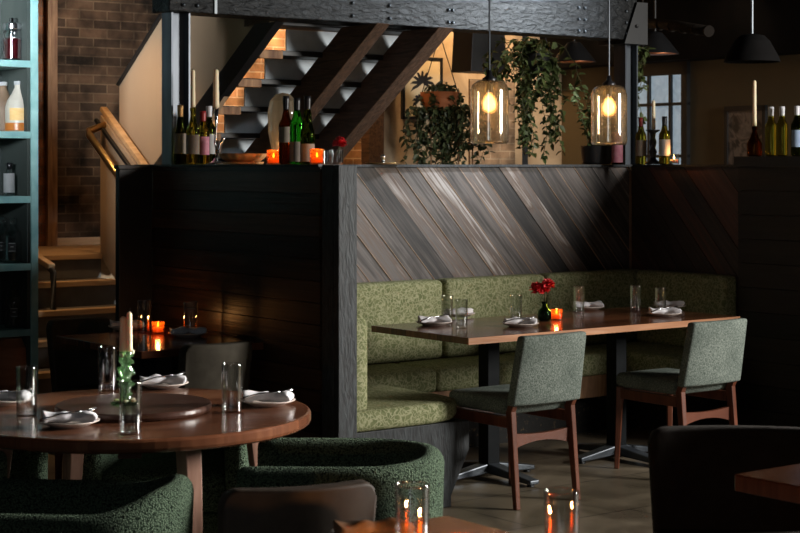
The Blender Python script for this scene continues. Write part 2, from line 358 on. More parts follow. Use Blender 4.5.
# ------------------------------------------------------------------ structure
struct('floor', MB().box(-4, 9, -3, 18, -.05, 0), 'floor', False)
struct('ceiling', MB().box(-4, 9, -3, 18, 3.6, 3.7), 'soft_black', False)
BW, RW, LW = 1.52, 2.58, -.75          # back wall, right wall, left partition inner faces
TOPZ = 1.545
def clip_poly(poly, n, d, keep):
    out = []
    for i in range(len(poly)):
        p, q = poly[i], poly[(i+1) % len(poly)]; fp = (p[0]*n[0]+p[1]*n[1]-d)*keep; fq = (q[0]*n[0]+q[1]*n[1]-d)*keep
        if fp <= 0: out.append(p)
        if fp*fq < 0:
            t = fp/(fp-fq); out.append((p[0]+(q[0]-p[0])*t, p[1]+(q[1]-p[1])*t))
    return out
def diag(mb, s0, s1, z0, z1, to3, dvec, wd=.112, edge=None):
    n = (math.sin(dg), math.cos(dg)); ds = [s*n[0]+z*n[1] for s in (s0, s1) for z in (z0, z1)]
    k = math.floor(min(ds)/wd)
    while k*wd < max(ds):
        for mbx, lo, hi, th in ((mb, k*wd+.0035, (k+1)*wd, 1.0+.35*random.random()),):
            p = clip_poly(clip_poly([(s0, z0), (s1, z0), (s1, z1), (s0, z1)], n, hi, 1), n, lo, -1)
            if len(p) > 2 and abs(sum(p[i][0]*p[(i+1) % len(p)][1]-p[(i+1) % len(p)][0]*p[i][1] for i in range(len(p)))) > 1e-5:
                mbx.prism([to3(*q) for q in p], Vector(dvec)*th)
        k += 1
# booth back wall: core, diagonal boards, cap
struct('wall_back', MB().box(-.83, 2.72, BW+.02, BW+.14, 0, TOPZ-.03), 'board_edge')
mb = MB(); diag(mb, LW, RW-.02, .80, TOPZ-.006, lambda s, z: (s, BW+.02, z), (0, -.017, 0)); struct('wall_back_cladding', mb, 'barn_u')
mb = MB(); nn = (math.sin(dg), math.cos(dg))
for k in range(5, 34):
    if random.random() < .6:
        p = clip_poly(clip_poly([(LW, .80), (RW-.02, .80), (RW-.02, TOPZ-.006), (LW, TOPZ-.006)], nn, k*.112+.003, 1), nn, k*.112+.0005, -1)
        if len(p) > 2: mb.prism([(q[0], BW+.006, q[1]) for q in p], (0, -.009, 0))
struct('wall_back_seams', mb, 'board_edge')
struct('trim_1', MB().box(-.83, 2.72, BW-.03, BW+.16, TOPZ-.006, TOPZ+.008), 'black_timber')
struct('wall_right', MB().box(RW+.02, RW+.14, -1.6, BW+.14, 0, TOPZ-.03), 'board_edge')
mb = MB(); diag(mb, -.0-(BW-.0), -.62, .0, TOPZ-.006, lambda s, z: (RW+.02, -s, z), (-.017, 0, 0)); struct('wall_right_cladding', mb, 'barn_v')
struct('trim_2', MB().box(RW-.02, RW+.16, .63, BW-.03, TOPZ-.006, TOPZ+.008), 'black_timber')
mb = MB()
for k in range(11): mb.box(RW-.03-.004*random.random(), RW+.02, -1.6, .62, .14*k+.003, .14*(k+1))
struct('wall_right_front_cladding', mb, 'dark_planks_matt')
struct('trim_3', MB().box(RW-.06, RW+.2, -1.6, .63, 1.541, 1.60), 'black')
# left partition
struct('wall_left', MB().box(-.81, LW, -.04, BW+.14, 0, TOPZ-.01), 'black')
mb = MB()
for k in range(17):
    z1 = min(.095*(k+1), TOPZ-.004); d = .004*random.random()
    if .095*k < TOPZ-.01: mb.box(-.83-d, -.81, .0, BW+.1, .095*k+.003, z1)
struct('wall_left_cladding', mb, 'dark_planks')
struct('trim_4', MB().box(-.845, LW+.02, -.01, BW-.03, TOPZ-.004, TOPZ+.008), 'black')
# corner post of the partition, two timbers side by side
def boothpx(px, b):
    r = (px-400)/FPX; return (r*(A0.y+V.y*b)-A0.x-V.x*b)/(U.x-r*U.y)
PB = -.17; PA = boothpx(338.5, PB); PW = boothpx(357.3, PB)-PA
t = thing('partition_post', 'rough black timber post at the near end of the dark plank partition', 'post', W(PA, PB+.04, 0), TH)
MB().box(0, .04, .0, .085, 0, TOPZ+.006).build('side_board', 'black_timber', t, bevel=.004)
MB().box(.0, PW, -.04, -.003, 0, TOPZ+.006).box(.042, PW, -.003, .085, 0, TOPZ+.006).build('timber', 'black_timber', t, bevel=.004)
# black pillar at the far left end
t = thing('black_pillar', 'flat black half-height pillar between the stairs and the dark plank partition', 'pillar', W(boothpx(119, 1.47), 1.54, 0), TH)
PQ = -.84-boothpx(119, 1.47)
MB().box(0, PQ, -.07, -.03, 0, 1.53).build('shaft', 'black', t, bevel=.004)
MB().box(-.005, PQ, -.075, -.025, 1.53, 1.55).build('cap', 'black', t, bevel=.002)

# room behind
BB, RR = 4.6, 4.8
struct('wall_far', MB().box(-3.0, 2.9, BB, BB+.2, 0, 3.6), 'brick')
struct('wall_far_plaster', MB().box(2.9, RR+.1, BB-.03, BB+.2, 0, 3.6), 'plaster')
struct('wall_far_lit_brick', MB().box(1.25, 2.9, BB-.02, BB, 0, 3.6), 'brick_lit')
struct('wall_far_right', MB().box(RR, RR+.2, -3.5, BB, 0, 2.36), 'olive_wall')
struct('wall_far_right_upper', MB().box(RR-.25, RR+.2, -3.5, BB-.03, 2.36, 3.6), 'soft_black')
# window with frosted panes in the far right wall
def vpx(px): # b on wall RR seen at px
    r = (px-400)/FPX; return (A0.x+U.x*RR-r*(A0.y+U.y*RR))/(r*V.y-V.x)
b0, b1 = vpx(691), vpx(634)
fr = struct('window_1', MB().box(RR-.05, RR-.01, b0, b0+.06, 0.9, 2.36).box(RR-.05, RR-.01, b1-.04, b1, 0.9, 2.36).box(RR-.05, RR-.01, b0, b1, 2.26, 2.36).box(RR-.05, RR-.01, b0, b1, .9, .96), 'black')
mb = MB()
for px in (652, 673.5): q = vpx(px); mb.box(RR-.045, RR-.012, q-.012, q+.012, .9, 2.3)
for z in (1.32, 1.62, 2.03): mb.box(RR-.045, RR-.012, b0, b1, z-.012, z+.012)
struct('window_frame', mb, 'black', parent=fr)
struct('window_pane', MB().box(RR-.02, RR-.008, b0+.02, b1-.02, .92, 2.33), 'frost', parent=fr)
# worn casing beside the brick at far left
struct('trim_5', MB().box(.03, .10, BB-.10, BB, 1.0, 3.6), 'old_wood')
struct('trim_6', MB().box(-.35, .03, BB-.06, BB, 1.0, 3.6), bricks('old casing brick', 0, (.30, .13, .065), (.2, .08, .04), (.2, .12, .08)))
struct('trim_7', MB().box(-.35, .6, BB-.03, BB-.0, 1.0, 1.05), 'stair_wood')

# ------------------------------------------------------------------ stairs
t = thing('lower_stairs', 'concrete stairs with honey wood nosings climbing to the brick landing', 'stairs', A0, TH)
z = 1.0; b = 3.47
MB().box(-1.0, 1.6, b+.02, BB-.03, .80, 1.0-.001).build('landing', 'stair_wood', t)
for k in range(7):
    zz = 1.0-.15*k; bb = b-.215*k
    MB().box(-.98, -.10, bb-.02, bb+.07, zz-.032, zz).build('nosing', 'stair_wood', t, bevel=.003)
    if k < 6: MB().box(-.98, -.10, bb+.0, bb+.3, max(zz-.15, 0), zz-.032).build('riser', 'concrete', t)
    MB().box(-.98, -.10, bb+.05, bb+.24, zz-.04, zz-.004).build('tread', 'concrete', t)
t = thing('stair_balustrade', 'beige panelled balustrade sloping down beside the lower stairs', 'balustrade', A0, TH)
sl = .67
def bz(bv): return 1.87-sl*(3.47-bv)
MB().prism([(-.09, 3.5, .98), (-.09, 3.5, bz(3.5)-.03), (-.09, 2.0, bz(2.0)-.03), (-.09, 2.0, -.02+max(0, .98-.698*1.5))], (.03, 0, 0)).build('panel', 'beige', t)
MB().bar((-.06, 3.52, bz(3.52)), (-.06, 2.0, bz(2.0)), .045, .03).build('cap_rail', 'stair_wood', t, bevel=.004)
MB().bar((-.11, 3.52, bz(3.52)-.07), (-.11, 2.0, bz(2.0)-.07), .02, .02).build('dark_rail', 'black', t)  # thin black bar just below the cap rail
MB().tube([(-.085, 3.44, 1.80), (-.2, 3.44, 1.76), (-.215, 3.40, 1.735), (-.215, 2.3, 1.735-1.1*sl)], .022).build('handrail', 'brass', t, smooth=True)
t = thing('stair_handrail', 'short wooden handrail on a black metal post at the left of the stairs', 'handrail', A0, TH)
MB().bar((-.60, 3.72, 1.10), (-.60, 3.12, .95), .045, .035).bar((-.60, 3.72, 1.10), (-.45, 3.78, 1.12), .045, .035).build('rail', 'stair_wood', t, bevel=.005)
MB().tube([(-.60, 3.14, .94), (-.60, 3.10, .92), (-.60, 3.10, .69), (-.70, 3.10, .66)], .02).build('post', 'black', t, smooth=True)

t = thing('upper_stairs', 'upper flight of steel and timber stairs rising behind the wine bottles', 'stairs', A0, TH)
def tz(bv): return 1.86+.68*(2.33-bv)
MB().prism([(0, 3.42, .9), (0, 3.42, 2.05), (0, 2.3, 2.05+.72*1.12), (0, 1.66, 2.05+.72*1.76), (0, 1.66, tz(1.66)+.04)], (.03, 0, 0)).build('side_panel', 'beige', t)
MB().bar((.0, 3.42, 2.05), (.0, 1.66, 2.05+.72*1.76), .04, .014).build('top_trim', 'black', t)
MB().prism([(-.02, 3.45, tz(3.45)-.03), (-.02, 3.45, tz(3.45)+.11), (-.02, 1.815, 2.32), (-.02, 1.60, 2.32)], (.055, 0, 0)).build('side_stringer', 'black', t)
for a, wd in ((.47, .09), (.90, .11)):
    MB().prism([(a, 3.45, tz(3.45)-.21), (a, 3.45, tz(3.45)+.02), (a, 1.683, 2.32), (a, 1.345, 2.32)], (wd, 0, 0)).build('stringer', 'timber', t, bevel=.004)
MB().box(.0, 1.2, 1.70, 1.95, 2.315, 2.60).build('header', 'black', t)
for k in range(10):
    bb = 1.89+.22*(k-2); zz = 2.16-.15*(k-2)
    if zz < .98: break
    if bb < 1.68: continue
    MB().box(.03, 1.15, bb-.02, bb+.24, zz-.0, zz+.03).build('tread', 'black', t, bevel=.003)
    MB().box(.036, .19, bb-.04, bb+.01, zz-.02, zz+.025).build('tread_block', 'stair_wood' if False else 'old_wood', t, bevel=.003)
    MB().box(.24, 1.15, bb+.0, bb+.01, zz+.03, zz+.15).build('riser', 'riser', t)

# ------------------------------------------------------------------ beam, columns, ceiling things
t = thing('overhead_beam', 'massive black riveted beam across the top above the booth wall', 'beam', A0, TH)
MB().box(-.76, 2.55, 1.44, 1.62, 2.325, 2.62).build('beam_body', 'beam', t, bevel=.006)
for i in range(30):
    pass
mb = MB()
for x in [-.68, -.60, .37, .62, 1.04, 1.07, 2.05, 2.10, 2.45]:
    for z in (2.36, 2.43, 2.50, 2.57): mb.ball((x, 1.435, z), .011, 1)
mb.build('rivet', 'steel', t, smooth=True)['kind'] = 'stuff'
MB().box(-.50, -.485, 1.432, 1.44, 2.325, 2.62).build('joint_strip', 'riser', t)
MB().hexa([(2.42, 1.42, 2.30), (2.62, 1.42, 2.30), (2.62, 1.66, 2.30), (2.42, 1.66, 2.30), (2.53, 1.42, 2.56), (2.62, 1.42, 2.56), (2.62, 1.66, 2.56), (2.53, 1.66, 2.56)]).ball((2.52, 1.415, 2.41), .012, 1).build('end_bracket', 'black', t)
def column(a, b, label, z1):
    t = thing('steel_column', label, 'column', W(a, b, TOPZ+.008), TH); h = z1-TOPZ-.008
    MB().box(-.035, .065, -.005, .005, 0, h).build('web', 'steel', t)
    MB().box(-.045, -.035, -.05, .05, 0, h).box(.055, .065, -.05, .05, 0, h).build('flange', 'steel', t)
    return t
column(-.68, 1.53, 'bluish grey steel column under the left end of the overhead beam', 2.325)
column(2.55, 1.55, 'dark steel column under the right end of the overhead beam', 2.30)

def pendant_make():
    t = thing('pendant_lamp', '', 'lamp')
    r, z0, z1 = .095, 0, .315; tk = .003
    out = [(r*.55, z0+.002), (r-.008, z0), (r, z0+.012), (r, z1-.05), (r-.008, z1-.022), (r-.03, z1-.004), (.034, z1)]
    inn = [(.034, z1-tk), (r-.031, z1-.004-tk), (r-.011, z1-.024), (r-tk, z1-.05), (r-tk, z0+.012), (r-.010, z0+tk), (r*.55, z0+.002+tk)]
    MB().lathe(out+inn, 40, closed=True).build('glass_shade', 'lamp_glass', t, smooth=True)
    b = MB().lathe([(.012, .262), (.016, .25), (.030, .232), (.039, .205), (.040, .19), (.036, .170), (.022, .154), (.002, .149)], 24).build('bulb', thin('amber bulb glass', (1, .8, .5), .5, .05, .35), t, smooth=True)
    MB().lathe([(.003, .245), (.016, .235), (.029, .21), (.030, .19), (.024, .172), (.002, .160)], 16).build('filament_glow', 'bulb_glass', b, smooth=True)
    MB().lathe([(.018, .255), (.018, .30), (.036, .312), (.036, .325), (.014, .34), (.010, .365)], 20).build('socket', 'foil_black', t, smooth=True)
    MB().tube([(0, 0, .36), (0, 0, 1.94)], .0045, 8).build('cable', 'steel', t)
    return t
pend = once(S, 'pend', pendant_make)
def booth(px, b):                                         # a for a pixel column on a line b = const
    r = (px-400)/FPX; return (r*(A0.y+V.y*b)-A0.x-V.x*b)/(U.x-r*U.y)
pend(W(booth(489.5, .38), .38, 1.655), 0, 'lit glass cylinder pendant hanging in front of the trailing plants')
pend(W(booth(609, .38), .38, 1.655), 0, 'lit glass cylinder pendant hanging beside the dark steel column')

def saucer(px, Y, py, r, lab):
    z = E+(HOR-py)*Y/FPX; t = thing('saucer_lamp', lab, 'lamp', ((px-400)/FPX*Y, Y, z))
    MB().lathe([(.02, .16), (.05, .15), (r*.6, .09), (r, 0), (r-.006, 0), (r*.6, .08), (.03, .14)], 32, closed=True).build('shade', 'black', t, smooth=True)
    MB().lathe([(r-.008, .001), (r*.5, .012), (.002, .014)], 32).build('shade_inside', 'copper', t, smooth=True)
    MB().tube([(0, 0, .15), (0, 0, 3.6-z)], .008, 8).build('rod', 'black', t)
saucer(655, 11.9, 54, .17, 'wide black saucer lamp with copper inside above the frosted window')
saucer(574, 13.0, 62, .17, 'wide black saucer lamp with copper inside above the trailing plants')
z = E+(HOR-62)*9.6/FPX
t = thing('dome_lamp', 'black hanging work lamp below the ceiling at upper right', 'lamp', ((752-400)/FPX*9.6, 9.6, z))
MB().lathe([(.16, 0), (.15, .03), (.10, .12), (.07, .15), (.03, .16), (.03, .15), (.06, .14), (.09, .11), (.14, .03), (.152, 0)], 28, closed=True).build('shade', 'soft_black', t, smooth=True)
MB().box(-.09, .09, -.06, .06, .03, .11).build('lamp_housing', 'black', t, bevel=.01)
MB().tube([(0, 0, .14), (0, 0, 3.6-z)], .008, 8).build('rod', 'steel', t)
t = thing('ceiling_duct', 'brown spiral duct running under the dark ceiling at right', 'duct', (0, 0, 0))
pts = [Vector((x, 11.9-.5*i, E+(HOR-y)*(11.9-.5*i)/FPX)) for i, (x, y) in enumerate([((638-400)/FPX*11.9, 22), ((672-400)/FPX*11.4, 25), ((708-400)/FPX*10.9, 31)])]
MB().tube(pts, .035, 16).build('pipe', 'dark_leather', t, smooth=True)
for i in range(7):
    p = pts[0].lerp(pts[2], i/6); q = pts[0].lerp(pts[2], i/6+.015); MB().tube([p, q], .038, 16).build('seam_band', 'dark_leather', t)

# ------------------------------------------------------------------ banquette
def cushion(name, x0, x1, y0, y1, z0, z1, m, parent, r=.03):
    return MB().box(x0, x1, y0, y1, z0, z1).build(name, m, parent, smooth=True, bevel=r, seg=5)
t = thing('banquette', 'U-shaped green leaf-patterned upholstered banquette lining the booth', 'bench', A0, TH)
SF = 1.0; SB = BW
backs = [(LW+.02, .10), (.10, .62+.32), (.94, 1.80), (1.80, RW-.02)]
edges = [LW+.02, booth(443.5, BW-.12), 1.75, RW-.02]
for x0, x1 in zip(edges, edges[1:]): cushion('back_cushion', x0+.008, x1-.008, BW-.14, BW-.0, .46, .905, 'banquette', t, .035)
cushion('back_cushion', LW+.0, LW+.165, -.05, BW-.15, .44, .90, 'banquette', t, .06)
cushion('back_cushion', RW-.13, RW, .64, BW-.15, .46, .905, 'banquette', t, .035)
for x0, x1 in zip([LW+.56, .62, 1.38], [.62, 1.38, RW-.56]): cushion('seat_cushion', x0, x1, SF, BW-.12, .34, .465, 'banquette', t, .03)
# left seat with a rounded near corner
pts = [(LW, -.08), (-.28, -.08), (-.13, -.05), (-.055, .02), (-.035, .12), (-.035, BW-.12), (LW, BW-.12)]
MB().prism([(x, y, .385) for x, y in pts], (0, 0, .095)).build('seat_cushion', 'banquette', t  , smooth=True, bevel=.03, seg=5)
cushion('seat_cushion', RW-.56, RW-.0, .64, BW-.12, .34, .465, 'banquette', t, .03)
MB().box(LW+.5, RW-.5, SF+.03, SF+.06, .215, .34).box(RW-.53, RW-.5, .66, SF+.06, .215, .34).build('front_board', 'old_wood', t, bevel=.003)
MB().prism([(-.045, -.06, .384), (-.045, -.06, .25), (-.15, -.06, .05), (-.15, -.06, 0), (LW, -.06, 0), (LW, -.06, .384)], (0, .03, 0)).build('end_board', 'black_timber', t, bevel=.003)
MB().box(-.075, -.057, -.03, SF, .215, .384).build('side_board', 'black_timber', t, bevel=.003)
MB().box(LW+.01, RW-.01, SF+.12, BW-.02, 0, .215).box(LW+.01, -.28, -.03, SF+.12, 0, .215).box(RW-.42, RW-.01, .7, SF+.12, 0, .215).build('plinth', noisy('speckled dark plinth', (.006, .005, .004), (.10, .065, .03), (45, 45, 45), .8, .1, 2, .5, lo=.62, hi=.75), t)

# ------------------------------------------------------------------ long table
t = thing('dining_table', 'long walnut dining table with two black pedestals in the booth', 'table', A0, TH)
TL, TW = 1.86, .77
MB().box(0.004, TL-.004, .004, TW-.004, .719, .75).build('tabletop', 'walnut', t, bevel=.002)
MB().box(.0, TL, -.002, .0035, .7185, .7495).build('edge_band', 'oak_edge', t)
for a in (.45, 1.33):
    MB().box(a-.038, a+.038, .385-.038, .385+.038, .05, .70).box(a-.15, a+.15, .24, .53, .70, .7185).build('pedestal_column', 'pedestal', t, bevel=.004)
    for ang in (0, 90, 180, 270):
        d = Vector((math.cos(math.radians(ang)), math.sin(math.radians(ang)), 0)); c = Vector((a, .385, 0)); L = .34 if ang % 180 else .28
        MB().bar(c+d*.02+Vector((0, 0, .052)), c+d*L+Vector((0, 0, .024)), .07, .05, .06, .022).build('pedestal_foot', 'steel', t, bevel=.006)
        MB().lathe([(.018, 0), (.02, .004), (.012, .02)], 12, c+d*(L-.03)).build('glide', 'black', t)

# ------------------------------------------------------------------ wooden dining chairs
def chair_make():
    t = thing('dining_chair', '', 'chair'); w = .385                         # origin below the rear left leg's foot; faces +y
    MB().box(-.0, w, .03, .46, .415, .49).build('seat', M['chair_fabric'], t, smooth=True, bevel=.03, seg=5)
    # backrest: slightly curved padded panel, leaning back
    bm = MB(); n = 8; rings = []
    for z in (.475, .80):
        for yoff in (0, .055):
            pass
    nz = 5; grid = {}
    for i in range(n+1):
        for j in range(nz+1):
            s = i/n; q = j/nz; z = .465+.32*q; x = -.022+(w+.034)*s - (s-.5)*.03*q
            y = -.02-.06*q - .02*(1-(2*s-1)**2)
            for kk, dy in ((0, -.022), (1, .03)): grid[i, j, kk] = bm.bm.verts.new((x, y+dy, z))
    F = bm.bm.faces.new
    for i in range(n):
        for j in range(nz):
            for kk in (0, 1): F((grid[i, j, kk], grid[i+1, j, kk], grid[i+1, j+1, kk], grid[i, j+1, kk]))
        for j in (0, nz): F((grid[i, j, 0], grid[i+1, j, 0], grid[i+1, j, 1], grid[i, j, 1]))
    for j in range(nz):
        for i in (0, n): F((grid[i, j, 0], grid[i, j+1, 0], grid[i, j+1, 1], grid[i, j, 1]))
    bm.build('backrest', M['chair_fabric'], t, smooth=True, bevel=.014, seg=3)
    for x, sx in ((.012, -1), (w-.012, 1)):
        MB().bar((x+sx*.004, -.035, 0), (x, .01, .44), .024, .028, .03, .042).bar((x, .012, .43), (x+sx*.004, -.03, .52), .028, .036).build('leg', 'chair_wood', t, bevel=.004)
        MB().bar((x+sx*.012, .44, 0), (x, .425, .42), .022, .024, .032, .036).build('leg', 'chair_wood', t, bevel=.004)
        MB().bar((x, .03, .385), (x, .42, .385), .022, .05).build('seat_rail', 'chair_wood', t, bevel=.003)
    MB().bar((.02, .42, .385), (w-.02, .42, .385), .022, .05).build('seat_rail', 'chair_wood', t, bevel=.003)
    mb = MB(); n = 12; prev = None                                     # arched rear stretcher
    top = []; bot = []
    for i in range(n+1):
        s = i/n; x = .014+(w-.028)*s; hh = (2*s-1)**2
        top.append((x, -.0, .325+.012*hh)); bot.append((x, -.0, .285-.03*hh+.008))
    mb.prism(top+bot[::-1], (0, .02, 0)).build('stretcher', 'chair_wood', t)
    return t
dch = once(S, 'dch', chair_make)
dch(W(.03, -.26), TH, 'wooden dining chair with grey-green fabric back, left one at the long table')
dch(W(1.125, -.265), TH, 'wooden dining chair with grey-green fabric back, at the right end of the long table')

# ------------------------------------------------------------------ upholstered chairs
def uph_make(m, w=.44, h=.80):
    def f():
        t = thing('upholstered_chair', '', 'chair')                        # back at y=0, faces +y
        bm = MB(); n = 40; nz = 5; g = {}
        for i in range(n+1):
            for j in range(nz+1):
                s = i/n; q = j/nz; x = (s-.5)*(w-.03*(1-q)); y = -.05*(1-(2*s-1)**2)-.05*q
                e_ = max(0, (abs(2*s-1)-.8)/.2); z = .40+(h-.045*(1-math.sqrt(max(0, 1-e_*e_)))-.40)*q
                for kk, dy in ((0, -.03), (1, .03)): g[i, j, kk] = bm.bm.verts.new((x, y+dy, z))
        F = bm.bm.faces.new
        for i in range(n):
            for j in range(nz):
                for kk in (0, 1): F((g[i, j, kk], g[i+1, j, kk], g[i+1, j+1, kk], g[i, j+1, kk]))
            for j in (0, nz): F((g[i, j, 0], g[i+1, j, 0], g[i+1, j, 1], g[i, j, 1]))
        for j in range(nz):
            for i in (0, n): F((g[i, j, 0], g[i, j+1, 0], g[i, j+1, 1], g[i, j, 1]))
        bm.build('backrest', m, t, smooth=True, bevel=.012, seg=3)
        MB().box(-w/2, w/2, .0, .44, .38, .48).build('seat', m, t, smooth=True, bevel=.03, seg=4)
        for x in (-1, 1):
            for y in (.0, .40): MB().bar((x*(w/2-.03), y, 0), (x*(w/2-.03), y+.01, .39), .025, .025, .035, .035).build('leg', 'chair_wood', t, bevel=.003)
        return t
    return f
once(S, 'upA', uph_make(M['leather'], .335, .795))(W(-1.215, 1.47), TH+PI, 'olive brown upholstered chair behind the small table, in front of the stairs')
dup(S['upA'], W(-1.25, .22), TH, 'dim olive upholstered chair at the near side of the small table by the partition')
once(S, 'upB', uph_make(noisy('tan brown leather', (.05, .037, .028), (.065, .049, .037), (20, 20, 20), .6, .1, spec=.25), .385, .785))((-.262, 4.08, 0), math.radians(20), 'brown leather chair with rounded back, lowest centre foreground')
once(S, 'upC', uph_make(M['dark_leather'], .52, .765))(on(734, 474, .75)*Vector((1,1,0)) if False else Vector((on(734, 474, .75).x, on(734, 474, .75).y, 0))+U*.47+V*.40, PI-.05, 'nearly black leather chair in the lower right foreground')

# ------------------------------------------------------------------ boucle barrel armchairs
def barrel_make(W2=.29, L=.58, zb=.70, za=.63):
    def f():
        t = thing('barrel_armchair', '', 'armchair'); th = .085
        path = []; R = .26
        cx, cy = W2-R, -L/2+R
        path.append((W2, L/2)); 
        for k in range(1, 6): path.append((W2, L/2-(L-R)*k/6))
        for k in range(0, 9): a = -k/8*PI/2; path.append((cx+R*math.cos(a), cy+R*math.sin(a)))
        full = path+[(-x, y) for x, y in path[::-1]]
        P = [Vector((x, y, 0)) for x, y in full]; bm = MB(); rings = []; n = len(P); Ls = [0]
        for a, b in zip(P, P[1:]): Ls.append(Ls[-1]+(b-a).length)
        for i, p in enumerate(P):
            d = (P[min(i+1, n-1)]-P[max(i-1, 0)]).normalized(); nrm = Vector((-d.y, d.x, 0))
            if nrm.dot(p) < 0: nrm = -nrm
            s = Ls[i]/Ls[-1]; e = 1-abs(2*s-1); k = min(1, max(0, (e-.52)/.36)); k = k*k*(3-2*k); zt = za+(zb-za)*k
            prof = []
            for q in range(0, 9):
                a = PI*q/8; prof.append((-th/2+th/2*math.cos(a), zt-th/2+th/2*math.sin(a)))
            prof = [(-.012, .24)]+prof+[(-th+.012, .24)]
            rings.append([bm.bm.verts.new(p+nrm*o+Vector((0, 0, z))) for o, z in prof])
        for A, B in zip(rings, rings[1:]):
            for k in range(len(A)): bm.bm.faces.new((A[k], A[(k+1) % len(A)], B[(k+1) % len(A)], B[k]))
        bm.bm.faces.new(rings[0]); bm.bm.faces.new(rings[-1][::-1])
        bm.build('shell', 'boucle', t, smooth=True, bevel=.025, seg=3)
        pts = [(x*.76, y*.80+.035) for x, y in full]
        MB().prism([(x, y, .33) for x, y in pts], (0, 0, .15)).build('seat_cushion', 'boucle', t, smooth=True, bevel=.035, seg=4)
        MB().prism([(x*.78, y*.82+.02, .24) for x, y in full], (0, 0, .09)).build('seat_base', 'boucle', t)
        for x in (-1, 1):
            for y in (-.17, .2): MB().bar((x*.21, y*1.05, 0), (x*.19, y, .25), .025, .025, .04, .04).build('leg', 'chair_wood', t, bevel=.003)
        return t
    return f
bar = once(S, 'bar', barrel_make(.30, .60, .68, .675)); CX, CY = -.87, 5.46
bar((-.165, 5.13, 0), math.radians(88), 'green boucle barrel armchair at the right of the round table, by the timber post')
S['bar2'] = None; del S['bar2']
once(S, 'bar2', barrel_make(.29, .64, .655, .605))((-.915, 4.79, 0), math.radians(84), 'green boucle barrel armchair in the lower left corner, nearest at the round table')
dup(S['bar'], (-.80, 6.15, 0), math.radians(180-6), 'green boucle barrel armchair behind the round table, front facing the viewer')
dup(S['bar'], (-1.50, 5.42, 0), math.radians(-92), 'green boucle barrel armchair at far left, mostly cut off by the frame')

# ------------------------------------------------------------------ round table
t = thing('round_table', 'round walnut table with tapered legs in the left foreground', 'table', (CX, CY, 0), math.radians(8))
r = .58
MB().lathe([(r-.05, .706), (r-.012, .708), (r-.003, .714), (r, .722), (r, .742), (r-.004, .748), (r-.01, .75), (.002, .75)], 96).build('tabletop', 'walnut_round', t)
for ang in (-66, 18, 118, 200):
    d = Vector((math.cos(math.radians(ang)), math.sin(math.radians(ang)), 0))
    MB().bar(d*.50, d*.43+Vector((0, 0, .70)), .032, .04, .055, .075, up=d).build('leg', 'leg_wood', t, bevel=.004)
MB().bar((-.40, 0, .685), (.40, 0, .685), .07, .04).bar((0, -.40, .685), (0, .40, .685), .07, .04).build('apron', 'chair_wood', t)
t = MB().lathe([(.235, .0), (.248, .004), (.252, .012), (.252, .022), (.248, .026), (.002, .026)], 72).build('lazy_susan', planks('dark turntable wood', (1, 0, 0), (0, 1, 0), .5, [(.3, (.03, .012, .008)), (.7, (.075, .035, .024))], .3, (1.2, 26), .1), None, (CX+.005, CY, .75), 1.2)
tag(t, 'dark round wooden turntable in the middle of the round table', 'turntable')

# small table by the partition
t = thing('small_table', 'small dark walnut table against the dark plank partition', 'table', W(-1.47, .42), TH)
MB().box(0, .62, 0, .83, .717, .75).build('tabletop', 'walnut', t, bevel=.004)
MB().bar((.31, .4, .04), (.31, .4, .717), .08, .08).build('pedestal_column', 'black', t)
MB().box(.06, .56, .37, .43, 0, .04).box(.28, .34, .12, .68, 0, .04).build('pedestal_foot', 'black', t)
# foreground table and the one at right
t = thing('wooden_table', 'orange brown wooden table corner at the bottom centre edge', 'table', on(447, 515, 0)*0+Vector(on(447, 515, .75).to_tuple()[:2]+(0,)), TH)
MB().box(-.85, 0, -.75, 0, .715, .75).build('tabletop', 'near_table', t, bevel=.006)
MB().box(-.46, -.38, -.42, -.34, .04, .715).build('pedestal_column', 'black', t)
MB().box(-.68, -.16, -.41, -.35, 0, .04).box(-.45, -.39, -.64, -.12, 0, .04).build('pedestal_foot', 'black', t)
q = on(734, 474, .75)
t = thing('side_table', 'dark red-brown table corner at the right edge of the frame', 'table', (q.x, q.y, 0), TH)
MB().box(0, .8, -.7, 0, .706, .75).build('tabletop', 'walnut', t, bevel=.004)
MB().box(.36, .44, -.39, -.31, .04, .706).build('pedestal_column', 'black', t)
MB().box(.14, .66, -.38, -.32, 0, .04).box(.37, .43, -.6, -.1, 0, .04).build('pedestal_foot', 'black', t)

# ------------------------------------------------------------------ tableware
def tumbler_make(r=.031, h=.14):
    def f():
        t = MB().lathe([(.002, 0), (r-.004, 0), (r-.002, .003), (r, h-.001), (r-.001, h), (r-.0022, h-.001), (r-.0045, .014), (r-.010, .010), (.002, .010)], 32).build('tumbler', 'glass', None, smooth=True)
        return tag(t, '', 'glass')
    return f
tum = once(S, 'tum', tumbler_make()); tumL = once(S, 'tumL', tumbler_make(.034, .158))
for px, py, l in ((447, 323, 'clear tumbler at the left end of the long table, farther of the pair'), (461.5, 328, 'clear tumbler at the left end of the long table, nearer of the pair'),
                  (516, 322.5, 'clear tumbler standing behind the plate left of the red flowers'), (579, 312, 'clear tumbler between the amber votive and the plate on the long table'),
                  (635.5, 311, 'clear tumbler standing alone near the right end of the long table'), (660.5, 313.5, 'clear tumbler beside the two stacked napkin plates at right')):
    tum(on(px, py, .75), 0, l, 'tumblers on the long table')
for px, py, l in ((26.5, 416, 'tall clear tumbler at the left edge of the round table'), (107.5, 391, 'tall clear tumbler behind the turntable on the round table'),
                  (130.5, 434, 'tall clear tumbler in front of the green candlestick'), (232, 412, 'tall clear tumbler at the right side of the round table')):
    tumL(on(px, py, .75), 0, l, 'tumblers on the round table')
for px, py, l in ((144, 333, 'dim tumbler left of the votive on the small table'), (190.5, 335, 'dim tumbler right of the votive on the small table')):
    tumL(on(px, py, .75), 0, l, 'tumblers on the small table')
